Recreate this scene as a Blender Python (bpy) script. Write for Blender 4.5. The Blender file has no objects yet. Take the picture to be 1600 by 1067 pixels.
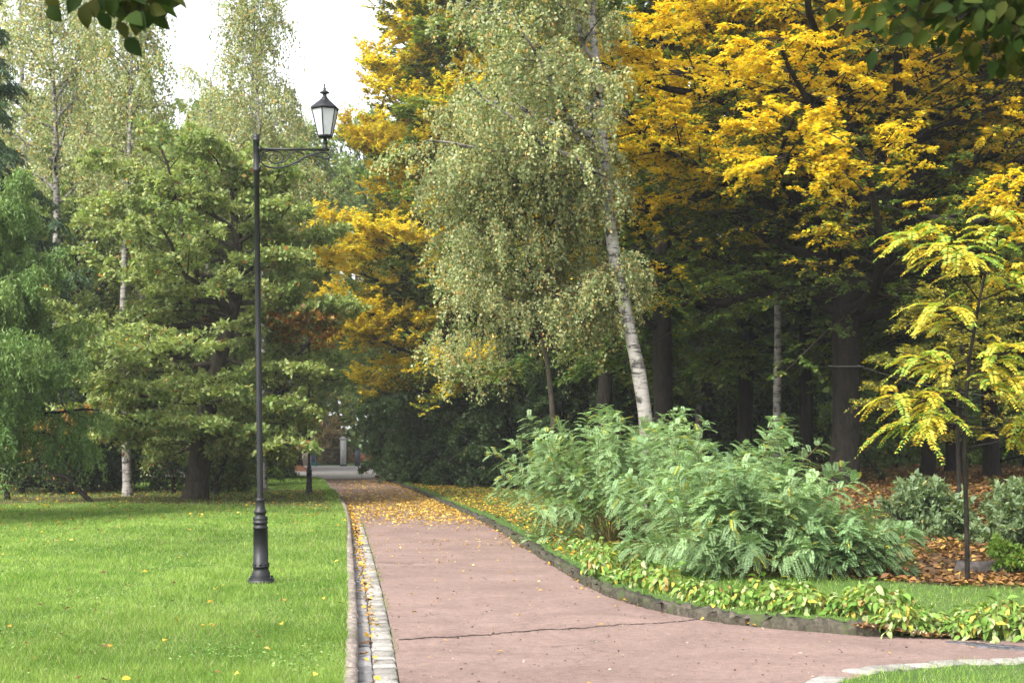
import bpy, math, random
import numpy as np
PI = math.pi
scene = bpy.context.scene

# ------------------------------------------------------------------ camera
F, EYE, HOR = 2383.0, 1.53, 690.0          # focal in px of a 1600 px wide frame, eye height, horizon row
cam = bpy.data.cameras.new('camera'); camo = bpy.data.objects.new('camera', cam)
scene.collection.objects.link(camo); scene.camera = camo
camo.location = (0, 0, EYE); camo.rotation_euler = (PI/2, 0, 0)
cam.sensor_width = 36; cam.lens = F/1600*36
cam.shift_y = (HOR-533.5)/1600
cam.clip_start = .1; cam.clip_end = 3000
cam.dof.use_dof = True; cam.dof.focus_distance = 15.7; cam.dof.aperture_fstop = 6.5

# ------------------------------------------------------------------ light
SUN_EL, SUN_AZ = 45.0, -142.0               # azimuth measured from +Y (view direction) towards +X
world = bpy.data.worlds.new('World'); scene.world = world; world.use_nodes = True
nt = world.node_tree; nt.nodes.clear()
sky = nt.nodes.new('ShaderNodeTexSky'); sky.sky_type = 'NISHITA'; sky.sun_disc = False
sky.sun_elevation = math.radians(SUN_EL); sky.sun_rotation = math.radians(SUN_AZ)
sky.air_density = 1.0; sky.dust_density = 4.0; sky.ozone_density = 1.0
hs = nt.nodes.new('ShaderNodeHueSaturation'); hs.inputs['Saturation'].default_value = .22
bg = nt.nodes.new('ShaderNodeBackground'); bg.inputs['Strength'].default_value = .15
wo = nt.nodes.new('ShaderNodeOutputWorld')
nt.links.new(sky.outputs[0], hs.inputs['Color']); nt.links.new(hs.outputs[0], bg.inputs[0]); nt.links.new(bg.outputs[0], wo.inputs[0])
sl = bpy.data.lights.new('sun', 'SUN'); sl.energy = 1.4; sl.angle = math.radians(10); sl.color = (1, .95, .86)
slo = bpy.data.objects.new('sun', sl); scene.collection.objects.link(slo)
az, el = math.radians(SUN_AZ), math.radians(SUN_EL)
from mathutils import Vector
slo.rotation_euler = Vector((-math.sin(az)*math.cos(el), -math.cos(az)*math.cos(el), -math.sin(el))).to_track_quat('-Z', 'Y').to_euler()
scene.view_settings.view_transform = 'Standard'; scene.view_settings.look = 'None'
scene.view_settings.exposure = 1.9; scene.view_settings.gamma = 1
cy = scene.cycles; cy.max_bounces = 6; cy.diffuse_bounces = 3; cy.glossy_bounces = 2
cy.transmission_bounces = 4; cy.transparent_max_bounces = 6; cy.use_denoising = True

# ------------------------------------------------------------------ helpers
C = scene.collection
def P(px, py, Y): return np.array([(px-800)*Y/F, Y, EYE-(py-HOR)*Y/F])
def GP(px, py, z=0.0):
    Y = F*(EYE-z)/(py-HOR); return np.array([(px-800)*Y/F, Y, z])
def nrm(v): return v/np.maximum(np.linalg.norm(v, axis=-1, keepdims=True), 1e-9)
def sm(t): t = np.clip(t, 0, 1); return t*t*(3-2*t)

class MB:
    """collects vertices and faces, with one colour per face"""
    def __init__(s): s.v = []; s.f = {3: [], 4: []}; s.c = {3: [], 4: []}; s.n = 0
    def add(s, v, f, col=None):
        v = np.asarray(v, float).reshape(-1, 3); f = np.asarray(f, int)
        k = f.shape[1]; s.v.append(v); s.f[k].append(f+s.n); s.n += len(v)
        if col is None: col = (1, 1, 1)
        col = np.asarray(col, float)
        if col.ndim == 1: col = np.tile(col, (len(f), 1))
        s.c[k].append(col)
    def build(s, name, mat, parent=None, smooth=False, mat2=None):
        me = bpy.data.meshes.new(name)
        V = np.concatenate(s.v); idx = []; tot = []; col = []
        for k in (4, 3):
            if s.f[k]:
                q = np.concatenate(s.f[k]); idx.append(q.ravel()); tot.append(np.full(len(q), k)); col.append(np.concatenate(s.c[k]))
        idx = np.concatenate(idx); tot = np.concatenate(tot); col = np.concatenate(col)
        me.vertices.add(len(V)); me.vertices.foreach_set('co', V.ravel().astype(np.float32))
        me.loops.add(len(idx)); me.loops.foreach_set('vertex_index', idx.astype(np.int32))
        me.polygons.add(len(tot)); st = np.concatenate([[0], np.cumsum(tot)[:-1]])
        me.polygons.foreach_set('loop_start', st.astype(np.int32))
        if smooth: me.polygons.foreach_set('use_smooth', np.ones(len(tot), bool))
        at = me.attributes.new('col', 'FLOAT_COLOR', 'FACE')
        at.data.foreach_set('color', np.concatenate([col, np.ones((len(col), 1))], 1).ravel().astype(np.float32))
        me.update(calc_edges=True)
        me.materials.append(mat)
        if mat2:
            me.materials.append(mat2); me.polygons.foreach_set('material_index', (col[:, 0] < .5).astype(np.int32))
        o = bpy.data.objects.new(name, me); C.objects.link(o)
        if parent: o.parent = parent
        return o
    # shapes
    def box(s, c, d, rz=0, col=None, taper=1):
        x, y, z = np.array(d)/2.0
        v = np.array([[-x,-y,-z],[x,-y,-z],[x,y,-z],[-x,y,-z],[-x*taper,-y*taper,z],[x*taper,-y*taper,z],[x*taper,y*taper,z],[-x*taper,y*taper,z]])
        cs, sn = math.cos(rz), math.sin(rz)
        v = np.stack([v[:,0]*cs-v[:,1]*sn, v[:,0]*sn+v[:,1]*cs, v[:,2]], 1)+np.array(c)
        s.add(v, [[0,3,2,1],[4,5,6,7],[0,1,5,4],[1,2,6,5],[2,3,7,6],[3,0,4,7]], col)
    def tube(s, pts, rad, n=8, col=None, cap=True):
        pts = np.asarray(pts, float); m = len(pts); rad = np.broadcast_to(np.asarray(rad, float), (m,))
        T = nrm(np.gradient(pts, axis=0)); up = np.array([0, 0, 1.]) if abs(T[0][2]) < .9 else np.array([1., 0, 0])
        A = np.zeros((m, 3)); a = nrm(np.cross(T[0], up))
        for i in range(m):
            a = nrm(a-T[i]*np.dot(a, T[i])); A[i] = a
        B = np.cross(T, A); th = np.arange(n)*2*PI/n
        v = pts[:, None]+rad[:, None, None]*(A[:, None]*np.cos(th)[None, :, None]+B[:, None]*np.sin(th)[None, :, None])
        i, j = np.meshgrid(np.arange(m-1), np.arange(n), indexing='ij'); j2 = (j+1) % n
        f = np.stack([i*n+j, i*n+j2, (i+1)*n+j2, (i+1)*n+j], -1).reshape(-1, 4)
        s.add(v, f, col)
        if cap:
            for k in (0, m-1):
                o = s.n; s.add(np.vstack([v[k], pts[k]]), [[q, (q+1) % n, n] if k else [(q+1) % n, q, n] for q in range(n)], col)
    def lathe(s, prof, n=16, c=(0, 0, 0), rot=0, col=None):
        prof = np.array(prof, float); th = np.arange(n)*2*PI/n+rot; m = len(prof)
        v = np.stack([prof[:, 0:1]*np.cos(th), prof[:, 0:1]*np.sin(th), np.repeat(prof[:, 1:2], n, 1)], -1)+np.array(c)
        i, j = np.meshgrid(np.arange(m-1), np.arange(n), indexing='ij'); j2 = (j+1) % n
        s.add(v, np.stack([i*n+j, i*n+j2, (i+1)*n+j2, (i+1)*n+j], -1).reshape(-1, 4), col)
    def twigs(s, P0, D, L, r, droop, col=None):
        """many thin three-sided two-segment twigs at once"""
        M = len(P0); t = np.array([0, .5, 1.]); th = np.arange(3)*2*PI/3
        pts = P0[:, None]+D[:, None]*(L[:, None]*t)[..., None]; pts[..., 2] -= (np.broadcast_to(droop, (M,))*L)[:, None]*t**2
        A = nrm(np.cross(D, np.array([.13, .21, .97]))); B = np.cross(D, A)
        ring = A[:, None]*np.cos(th)[None, :, None]+B[:, None]*np.sin(th)[None, :, None]
        rr = np.broadcast_to(np.asarray(r, float), (M,))[:, None]*np.array([1, .7, .3])
        v = pts[:, :, None]+rr[:, :, None, None]*ring[:, None]
        base = (np.arange(M)*9)[:, None, None, None]; i = np.arange(2)[None, :, None, None]*3; j = np.arange(3)[None, None, :]
        q = np.stack([j+0*j, (j+1) % 3, (j+1) % 3+3, j+3], -1)
        f = (base+i+q[:, None]).reshape(-1, 4)
        s.add(v, f, col)
    def leaves(s, pos, A, N, l, w, col, fold=.12):
        A = nrm(A); B = nrm(np.cross(N, A)); N = np.cross(A, B)
        l = np.broadcast_to(l, (len(pos),))[:, None]; w = np.broadcast_to(w, (len(pos),))[:, None]
        v = np.stack([pos, pos+A*l*.45+B*w*.5+N*l*fold, pos+A*l, pos+A*l*.45-B*w*.5+N*l*fold], 1)
        s.add(v, np.arange(len(pos)*4).reshape(-1, 4), col)

def tag(o, label=None, cat=None, group=None, kind=None):
    if label: o['label'] = label
    if cat: o['category'] = cat
    if group: o['group'] = group
    if kind: o['kind'] = kind
    return o
def empty(name, loc, rz=0):
    o = bpy.data.objects.new(name, None); C.objects.link(o); o.location = tuple(float(q) for q in loc); o.rotation_euler = (0, 0, rz); o.empty_display_size = .2
    return o
def copy_tree(o, parent=None):
    c = o.copy(); C.objects.link(c)
    if parent: c.parent = parent
    for ch in [q for q in o.children]: copy_tree(ch, c)
    return c

# ------------------------------------------------------------------ materials
def mat(name):
    m = bpy.data.materials.new(name); m.use_nodes = True; n = m.node_tree
    b = n.nodes['Principled BSDF']; return m, n, b
def noise(n, scale, detail=4, rough=.55, vec=None, dist=0):
    t = n.nodes.new('ShaderNodeTexNoise'); t.inputs['Scale'].default_value = scale; t.inputs['Detail'].default_value = detail
    t.inputs['Roughness'].default_value = rough; t.inputs['Distortion'].default_value = dist
    if vec: n.links.new(vec, t.inputs['Vector'])
    return t
def ramp(n, src, stops):
    r = n.nodes.new('ShaderNodeValToRGB'); e = r.color_ramp.elements
    while len(e) < len(stops): e.new(.5)
    for q, (p, c) in zip(e, stops): q.position = p; q.color = (*c, 1)
    n.links.new(src, r.inputs[0]); return r
def mix(n, fac, a, b, mode='MIX'):
    m = n.nodes.new('ShaderNodeMix'); m.data_type = 'RGBA'; m.blend_type = mode
    for s_, v in ((0, fac), (6, a), (7, b)):
        if hasattr(v, 'is_linked') or hasattr(v, 'node'): n.links.new(v, m.inputs[s_])
        else: m.inputs[s_].default_value = v if s_ == 0 else (*v, 1)
    return m.outputs[2]
def coords(n): return n.nodes.new('ShaderNodeTexCoord').outputs['Object']
def geo(n): return n.nodes.new('ShaderNodeNewGeometry').outputs['Position']
def bump(n, b, h, strength=.5, dist=.02):
    u = n.nodes.new('ShaderNodeBump'); u.inputs['Strength'].default_value = strength; u.inputs['Distance'].default_value = dist
    n.links.new(h, u.inputs['Height']); n.links.new(u.outputs[0], b.inputs['Normal'])
def leaf_mat(name, trans=.4, rough=.5, spec=.3):
    m, n, b = mat(name); a = n.nodes.new('ShaderNodeAttribute'); a.attribute_name = 'col'
    n.links.new(a.outputs['Color'], b.inputs['Base Color']); b.inputs['Roughness'].default_value = rough
    b.inputs['Specular IOR Level'].default_value = spec
    t = n.nodes.new('ShaderNodeBsdfTranslucent'); g = n.nodes.new('ShaderNodeMix'); g.data_type = 'RGBA'; g.blend_type = 'MULTIPLY'
    g.inputs[0].default_value = 1; n.links.new(a.outputs['Color'], g.inputs[6]); g.inputs[7].default_value = (1.15, 1.18, .55, 1)
    n.links.new(g.outputs[2], t.inputs['Color'])
    x = n.nodes.new('ShaderNodeMixShader'); x.inputs[0].default_value = trans
    n.links.new(b.outputs[0], x.inputs[1]); n.links.new(t.outputs[0], x.inputs[2])
    n.links.new(x.outputs[0], n.nodes['Material Output'].inputs['Surface']); return m
LEAF = leaf_mat('leaf'); LEAF_G = leaf_mat('glossy_leaf', .3, .35, .5); GRASS = leaf_mat('grass_blade', .35, .6, .2); FALLEN = leaf_mat('fallen_leaf', .15, .6, .2)
def bark_mat(name, c1, c2, scale=6, zs=.25, strength=.9):
    m, n, b = mat(name); v = n.nodes.new('ShaderNodeMapping'); n.links.new(coords(n), v.inputs[0]); v.inputs['Scale'].default_value = (1, 1, zs)
    t = noise(n, scale*3, 6, .7, v.outputs[0], .6); t2 = noise(n, scale*.5, 3, .5, coords(n))
    r = ramp(n, t.outputs[0], [(.32, c1), (.68, c2)])
    r2 = ramp(n, t2.outputs[0], [(.4, (1, 1, 1)), (.7, (.75, .85, .62))])
    n.links.new(mix(n, 1.0, r.outputs[0], r2.outputs[0], 'MULTIPLY'), b.inputs['Base Color'])
    b.inputs['Roughness'].default_value = .92; b.inputs['Specular IOR Level'].default_value = .15
    bump(n, b, t.outputs[0], strength, .04); return m
BARK = bark_mat('dark_bark', (.006, .0052, .0045), (.034, .028, .023))
BARK_G = bark_mat('grey_bark', (.022, .018, .014), (.085, .07, .055))
TWIG = bark_mat('twig_bark', (.02, .016, .012), (.05, .038, .028), 10)
def birch_mat():
    m, n, b = mat('birch_bark'); co = coords(n)
    v = n.nodes.new('ShaderNodeMapping'); n.links.new(co, v.inputs[0]); v.inputs['Scale'].default_value = (2.2, 2.2, 12)
    t = noise(n, 1.6, 5, .65, v.outputs[0], .4); t2 = noise(n, 5.5, 5, .7, co)
    r = ramp(n, t.outputs[0], [(.40, (.03, .026, .022)), (.47, (.19, .178, .158)), (.8, (.29, .275, .245))])
    r2 = ramp(n, t2.outputs[0], [(.52, (1, 1, 1)), (.62, (.10, .09, .08))])
    n.links.new(mix(n, 1.0, r.outputs[0], r2.outputs[0], 'MULTIPLY'), b.inputs['Base Color'])
    b.inputs['Roughness'].default_value = .8; bump(n, b, t.outputs[0], .5, .02); return m
BIRCH = birch_mat()
def simple(name, c, rough=.6, metal=0, var=.25, scale=12, spec=.5, b_=.3):
    m, n, b = mat(name); t = noise(n, scale, 5, .6, coords(n)); k = np.array(c)
    r = ramp(n, t.outputs[0], [(.3, tuple(k*(1-var))), (.7, tuple(np.minimum(k*(1+var), 1)))])
    n.links.new(r.outputs[0], b.inputs['Base Color']); b.inputs['Roughness'].default_value = rough
    b.inputs['Metallic'].default_value = metal; b.inputs['Specular IOR Level'].default_value = spec
    if b_: bump(n, b, t.outputs[0], b_, .01)
    return m
def attr_mat(name, rough=.8, scale=30, amt=.35, bs=.5):
    m, n, b = mat(name); a = n.nodes.new('ShaderNodeAttribute'); a.attribute_name = 'col'
    t = noise(n, scale, 6, .65, coords(n)); r = ramp(n, t.outputs[0], [(.3, (1-amt,)*3), (.7, (1+amt*.4,)*3)])
    n.links.new(mix(n, 1.0, a.outputs['Color'], r.outputs[0], 'MULTIPLY'), b.inputs['Base Color'])
    b.inputs['Roughness'].default_value = rough; b.inputs['Specular IOR Level'].default_value = .25; bump(n, b, t.outputs[0], bs, .01); return m
STONE = attr_mat('stone', .85, 25, .45, .8)
MOSSY = attr_mat('mossy_stone', .95, 30, .6, 1.0)
def _moss():
    n = MOSSY.node_tree; b = n.nodes['Principled BSDF']; src = b.inputs['Base Color'].links[0].from_socket; g = geo(n); t = noise(n, 5, 8, .75, g)
    r_ = ramp(n, t.outputs[0], [(.5, (0, 0, 0)), (.62, (.8, .8, .8))]); n.links.new(mix(n, r_.outputs[0], src, (.045, .065, .018)), b.inputs['Base Color'])
_moss()
IRON = simple('painted_iron', (.007, .0075, .009), .5, 0, .25, 20, .35, .15)

# ------------------------------------------------------------------ terrain and paths
R = np.random.default_rng(7)
left_asph = [GP(625,1067), GP(610,980), GP(597,922), GP(584,873), GP(571,830), GP(561,808), GP(549,793), GP(541,785), GP(530,771), GP(516,757), GP(499,748)]
left_gut = [GP(558,1067), GP(558,980), GP(556,931), GP(550,850), GP(547,817), GP(543,798), GP(537,788), GP(527,771), GP(513,757), GP(497,748)]
left_kerb = [GP(542,1067), GP(545,980), GP(547,931), GP(543,860), GP(540,822), GP(535,795), GP(530,786), GP(521,771), GP(508,757), GP(493,748)]
right_edge = [GP(1600,1001), GP(1480,998), GP(1387,992), GP(1299,986.5), GP(1184,977), GP(1100,965), GP(1036,952), GP(966,931), GP(929,914), GP(895,893), GP(860,872), GP(827,852), GP(795,833), GP(760,814), GP(708,791.5), GP(649,766), GP(612,753), GP(590,746)]
patch = [GP(1303,1067), GP(1336,1056), GP(1407,1046), GP(1462,1042), GP(1567,1037), GP(1600,1036)]
def spline(pts, step=.15):
    pts = np.array(pts)[:, :2]; d = np.r_[0, np.cumsum(np.linalg.norm(np.diff(pts, axis=0), axis=1))]
    m = max(int(d[-1]/step), 2); u = np.linspace(0, d[-1], m)
    q = np.stack([np.interp(u, d, pts[:, k]) for k in (0, 1)], 1)
    w = max(3, int(.9/step)) | 1; ker = np.hanning(w+2)[1:-1]; ker /= ker.sum(); h_ = w//2
    o = q.copy()
    for k in (0, 1):
        pad = np.r_[2*q[0, k]-q[h_:0:-1, k], q[:, k], 2*q[-1, k]-q[-2:-h_-2:-1, k]]; o[:, k] = np.convolve(pad, ker, 'valid')[:len(q)]
    return o
def ext(pts, Y):        # extend the first point of a polyline down to distance Y
    a, b = np.array(pts[0]), np.array(pts[1]); t = (Y-a[1])/(b[1]-a[1]); return [a+(b-a)*t]+list(pts)
LA, LG = (spline(ext(q, 1.5)) for q in (left_asph, left_gut))
def offset(line, d):
    T = nrm(np.gradient(line, axis=0)); return line+np.stack([T[:, 1], -T[:, 0]], 1)*d
LK = offset(LG, -.075)
RE = spline([np.array([14, 12.2, 0]), np.array([8, 11.9, 0])]+right_edge)
PE = spline([np.array([1.6, 5.2, 0]), np.array([1.75, 8.2, 0])]+patch+[np.array([8, 10.9, 0]), np.array([14, 11.0, 0])])
left_x = lambda Y: np.interp(Y, LK[:, 1], LK[:, 0])
far_poly = np.array([GP(499,748), GP(470,744.5), GP(430,743.5), GP(380,744.5), GP(300,748), [-40, 62, 0], [-40, 95, 0], GP(420,730), GP(450,727.6), GP(500,727.2), GP(575,727.2), [14, 84, 0], [14, 68, 0], GP(600,747), GP(590,746)])[:, :2]
path_poly = np.concatenate([LG, far_poly[:-1], RE[::-1][0:0], RE[::-1][::1] if False else RE[::-1][:0]])
path_poly = np.concatenate([LG, far_poly, RE[::-1], PE[::-1][:0], np.array([[14, 11.0]]), PE[::-1], [[1.6, 1.5]]])
def inside(x, y, poly):
    x = np.asarray(x); y = np.asarray(y); r = np.zeros(x.shape, bool); j = len(poly)-1
    for i in range(len(poly)):
        xi, yi = poly[i]; xj, yj = poly[j]
        if yi != yj: r ^= ((yi > y) != (yj > y)) & (x < (xj-xi)*(y-yi)/(yj-yi)+xi)
        j = i
    return r
# the order of RE: starts at the right, ends far away; far_poly ends at GP(590,746)
path_poly = np.concatenate([LG, far_poly, RE[::-1], PE[::-1], np.array([[1.6, 1.5]])])
def vn(x, y, s, seed=0):  # cheap smooth noise in -1..1
    return (np.sin(x*s*1.3+seed*1.7+np.sin(y*s*.9+seed))+np.sin(y*s*1.1+seed*2.3+1.3*np.sin(x*s*.7-seed)))*.5
def hgt(x, y):
    z = np.where(x < left_x(y)+.06, .075, np.where(y < 11.35, .012, .078))+0*x
    z = z-.06*sm((x-2.7)/.7)*sm((13.4-y)/.9)*(y > 11.35)
    mound = sm((y-15.8)/13.0)*sm((x-2.6-.02*(y-16))/3.2)
    z = z+.60*mound+.04*vn(x, y, .35, 2)*sm((y-14)/10)
    z = z-.30*np.exp(-((y-17.6-.15*vn(x,y,1.1,5))/.55)**2)*sm((x-4.0)/.5)*sm((5.75-x)/.4)
    z = z+.06*sm((-x-3)/14)*sm((y-22)/20)
    z = z+sm((y-130)/400)*6
    return z
def grid_axis(a, b, s, far): 
    m = np.arange(a, b+s*.5, s); g = []; q = s; x = b
    while x < far: q *= 1.35; x += q; g.append(x)
    h = []; q = s; x = a
    while x > -far: q *= 1.35; x -= q; h.append(x)
    return np.r_[h[::-1], m, g]
gx = grid_axis(-14, 14, .14, 900); gx = np.sort(np.r_[gx[abs(gx) > .16], -.14, -.1, -.07, -.045, -.02, .02, .08]); gy = grid_axis(1.0, 50, .14, 900); gy = np.sort(np.r_[gy[(gy <= 50)], np.arange(50.3, 112, .6), gy[gy > 113]])
GX, GY = np.meshgrid(gx, gy, indexing='ij')
GX = GX+np.interp(gy, LG[:, 1], LG[:, 0])[None, :]
Z = hgt(GX, GY); ins = inside(GX, GY, path_poly); Z[ins] = -.05; Z[(gx >= -.05)[:, None] & (gx < .1)[:, None] & (GY < 60)] = -.05
for k_ in (1, 2, 3):
    pass
gcol = None
mb = MB(); nx, ny = GX.shape
i, j = np.meshgrid(np.arange(nx-1), np.arange(ny-1), indexing='ij')
fq = np.stack([i*ny+j, (i+1)*ny+j, (i+1)*ny+j+1, i*ny+j+1], -1).reshape(-1, 4)
cx = (GX[:-1, :-1]+GX[1:, 1:]).ravel()/2; cyy = (GY[:-1, :-1]+GY[1:, 1:]).ravel()/2
# ground cover by place: lawn, thin lawn under the trees, litter on the mound
def litter(x, y):
    a = sm((x-2.75-.9*sm((16.6-y)/2)*2+.35*vn(x, y, 1.3, 3))/.9)*sm((y-14.6+.5*vn(x, y, 1.7, 9))/1.3)
    b = sm((y-27-1.5*vn(x, y, .4, 1))/4)*sm((x-2.6)/2)*.95
    c = .95*sm((y-33.5-.8*vn(x, y, .5, 4))/2.0)*sm((left_x(y)-x)/.5)*(y < 47)
    return np.maximum(np.maximum(a, b), c)
lit = litter(cx, cyy)[:, None]
pat = (.5+.5*vn(cx, cyy, .8, 6))[:, None]
lawn = np.array([.04, .085, .014])*(1-pat)+np.array([.06, .105, .02])*pat
soil = np.array([.075, .045, .022])
mb.add(np.stack([GX, GY, Z], -1), fq, lawn*(1-lit)+soil*lit)
GROUND = attr_mat('ground_cover', .95, 9, .4, .8)
tag(mb.build('ground', GROUND, smooth=True), kind='structure')

# asphalt sheet, triangulated by bmesh
import bmesh
def sheet(name, poly, z, m):
    bm = bmesh.new(); vs = [bm.verts.new((float(a), float(b), z)) for a, b in poly]
    f = bm.faces.new(vs); bmesh.ops.triangulate(bm, faces=[f]); 
    for q in bm.faces:
        if q.normal.z < 0: q.normal_flip()
    me = bpy.data.meshes.new(name); bm.to_mesh(me); bm.free(); me.materials.append(m)
    o = bpy.data.objects.new(name, me); C.objects.link(o); return o
def asphalt():
    m, n, b = mat('red_asphalt'); g = geo(n)
    big = noise(n, .9, 8, .78, g, 1.2); mid = noise(n, 14, 8, .75, g); fine = noise(n, 75, 5, .85, g)
    r = ramp(n, big.outputs[0], [(.35, (.135, .089, .077)), (.66, (.205, .143, .122))])
    r2 = ramp(n, mid.outputs[0], [(.34, (.72, .73, .75)), (.5, (1, 1, 1)), (.64, (1.22, 1.2, 1.18))])
    r3 = ramp(n, fine.outputs[0], [(.34, (.35, .35, .37)), (.5, (1, 1, 1)), (.68, (1.7, 1.65, 1.6))])
    c = mix(n, 1, r.outputs[0], r2.outputs[0], 'MULTIPLY'); c = mix(n, .8, c, r3.outputs[0], 'MULTIPLY')
    vo = n.nodes.new('ShaderNodeTexVoronoi'); vo.feature = 'DISTANCE_TO_EDGE'; vo.inputs['Scale'].default_value = 1.15
    ds = noise(n, 3.5, 4, .7, g); mp = n.nodes.new('ShaderNodeVectorMath'); mp.operation = 'MULTIPLY_ADD'
    n.links.new(ds.outputs['Color'], mp.inputs[0]); mp.inputs[1].default_value = (.55, .55, 0); n.links.new(g, mp.inputs[2]); n.links.new(mp.outputs[0], vo.inputs['Vector'])
    ck = ramp(n, vo.outputs['Distance'], [(.0, (1, 1, 1)), (.012, (0, 0, 0))]); gate = noise(n, .7, 2, .5, g)
    gr = ramp(n, gate.outputs[0], [(.48, (0, 0, 0)), (.62, (.75, .75, .75))])
    k = mix(n, 1, ck.outputs[0], gr.outputs[0], 'MULTIPLY')
    c = mix(n, k, c, (.05, .035, .032))
    n.links.new(c, b.inputs['Base Color']); b.inputs['Roughness'].default_value = .88; b.inputs['Specular IOR Level'].default_value = .3
    bump(n, b, fine.outputs[0], .5, .006); return m
ASPH = asphalt()
asph_poly = np.concatenate([LA, RE[::-1], PE[::-1], [[1.6, 1.5]]])
tag(sheet('path', asph_poly, 0.0, ASPH), kind='structure')
GREY = simple('grey_gravel_path', (.30, .275, .26), .95, 0, .15, 3, .2, .2)
tag(sheet('crossing_path', np.concatenate([far_poly, [RE[-1]], [LA[-1]]]), -.004, GREY), kind='structure')

# ribbon helper: sweeps a small cross-section along a polyline
def offset(line, d):
    T = nrm(np.gradient(line, axis=0)); return line+np.stack([T[:, 1], -T[:, 0]], 1)*d
KR = MB()   # rough stone kerb on the right: blocks with lumpy faces
def kerb(mb, line, w, hgt_, block, rng, base_col, rough=.012, side=1, joint=.01, z0=-.05):
    d = np.r_[0, np.cumsum(np.linalg.norm(np.diff(line, axis=0), axis=1))]; s = 0
    while s < d[-1]-.1:
        L = block*rng.uniform(.8, 1.2); e = min(s+L-joint, d[-1]); m = max(3, int((e-s)/.1))
        u = np.linspace(s, e, max(m, int((e-s)/.055))); m = len(u); c = np.stack([np.interp(u, d, line[:, k]) for k in (0, 1)], 1); T = nrm(np.gradient(c, axis=0)); N = np.stack([T[:, 1], -T[:, 0]], 1)*side
        prof = np.array([[0, z0], [0.0, hgt_*.35], [.0, hgt_*.8], [w*.14, hgt_], [w*.5, hgt_*1.02], [w*.9, hgt_], [w, hgt_*.7], [w, z0]]); K = len(prof)
        v = np.zeros((m, K, 3)); v[:, :, :2] = c[:, None]+N[:, None]*prof[None, :, 0:1]; v[:, :, 2] = prof[None, :, 1]+rng.normal(0, rough*.3)
        v[:, 1:-1] += rng.normal(0, rough, (m, K-2, 3))
        i, j = np.meshgrid(np.arange(m-1), np.arange(K-1), indexing='ij')
        f = np.stack([i*K+j, (i+1)*K+j, (i+1)*K+j+1, i*K+j+1], -1).reshape(-1, 4)
        col = np.array(base_col)*rng.uniform(.8, 1.2); cf = col*rng.uniform(.7, 1.25, (len(f), 1)); mb.add(v, f, cf)
        for k in (0, m-1): mb.add(v[k], [[0, 1, 6, 7], [1, 2, 5, 6], [2, 3, 4, 5]], col)
        s += L
rg = np.random.default_rng(11)
k0 = np.argmin(abs(RE[:, 0]-3.0)+10*(RE[:, 1] < 11)); kline = RE[np.where((RE[:, 0] < 3.02) | (RE[:, 1] > 14))[0]][::-1]
kerb(KR, kline, .12, .074, 1.2, rg, (.062, .054, .04), .018, 1, .004)
tag(KR.build('stone_kerb', MOSSY, smooth=False), 'rough mossy dark stone kerb along the right edge of the red path', 'kerb', kind='structure')
KL = MB(); kerb(KL, LG, .082, .09, 1.0, rg, (.215, .18, .155), .005, -1, .010)
tag(KL.build('smooth_kerb', STONE), 'pale concrete kerb between the lawn and the cobbled gutter', 'kerb', kind='structure')
# gutter: flat channel stones and a row of light setts
GU = MB(); cut = LG[:, 1] < 36
def row(mb, A, B, ln, col, rng, z, hump=.012, gap=.012, skew=.0):
    d = np.r_[0, np.cumsum(np.linalg.norm(np.diff(A, axis=0), axis=1))]; s = 0
    pa = lambda L_, u: np.array([np.interp(u/d[-1], np.linspace(0, 1, len(L_)), L_[:, k]) for k in (0, 1)])
    while s < d[-1]:
        L = ln*rng.uniform(.75, 1.3); e = s+L-gap; a0, b0, a1, b1 = pa(A, s), pa(B, s+rng.normal(0, skew)), pa(A, e), pa(B, e+rng.normal(0, skew))
        w = np.linalg.norm(b0-a0)
        q = [a0, b0, b1, a1]; c = sum(q)/4; zz = z+rng.normal(0, .003)
        lo = [np.r_[p+(c-p)*.02, -.06] for p in q]; mi = [np.r_[p+(c-p)*.03+rng.normal(0, .003, 2), zz-hump] for p in q]; hi = [np.r_[p+(c-p)*.22+rng.normal(0, .004, 2), zz+rng.normal(0, .002)] for p in q]
        v = np.array(lo+mi+hi); cc = np.array(col)*rng.uniform(.62, 1.25)
        mb.add(v, [[0,1,5,4],[1,2,6,5],[2,3,7,6],[3,0,4,7],[4,5,9,8],[5,6,10,9],[6,7,11,10],[7,4,8,11],[8,9,10,11]], cc); s += L
def between(a, b, t):
    n = 240; A = np.stack([np.interp(np.linspace(0, 1, n), np.linspace(0, 1, len(a)), a[:, k]) for k in (0, 1)], 1)
    B = np.stack([np.interp(A[:, 1], b[:, 1], b[:, 0]), A[:, 1]], 1); return A*(1-t)+B*t
LGc = LG[cut]; M0 = between(LGc, LA, .0); M1 = between(LGc, LA, .37); M2 = between(LGc, LA, .39); M3 = between(LGc, LA, 1.0)
row(GU, M0, M1, .36, (.27, .262, .258), rg, .0, .008, .02)
row(GU, M2, M3, .24, (.27, .255, .23), rg, .006, .02, .05, .03)
tag(GU.build('gutter', STONE), kind='structure')
PC = MB(); PEo = offset(PE, -.21)
row(PC, PE[20:], PEo[20:], .19, (.28, .265, .24), rg, .012, .007, .012, .008)
tag(PC.build('cobble_edging', STONE), kind='structure')
tag(sheet('gutter_bed', np.concatenate([LG, LA[::-1]]), -.03, simple('gutter_bed', (.07, .055, .04), .95, 0, .4, 20, .1)), kind='structure')
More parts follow.
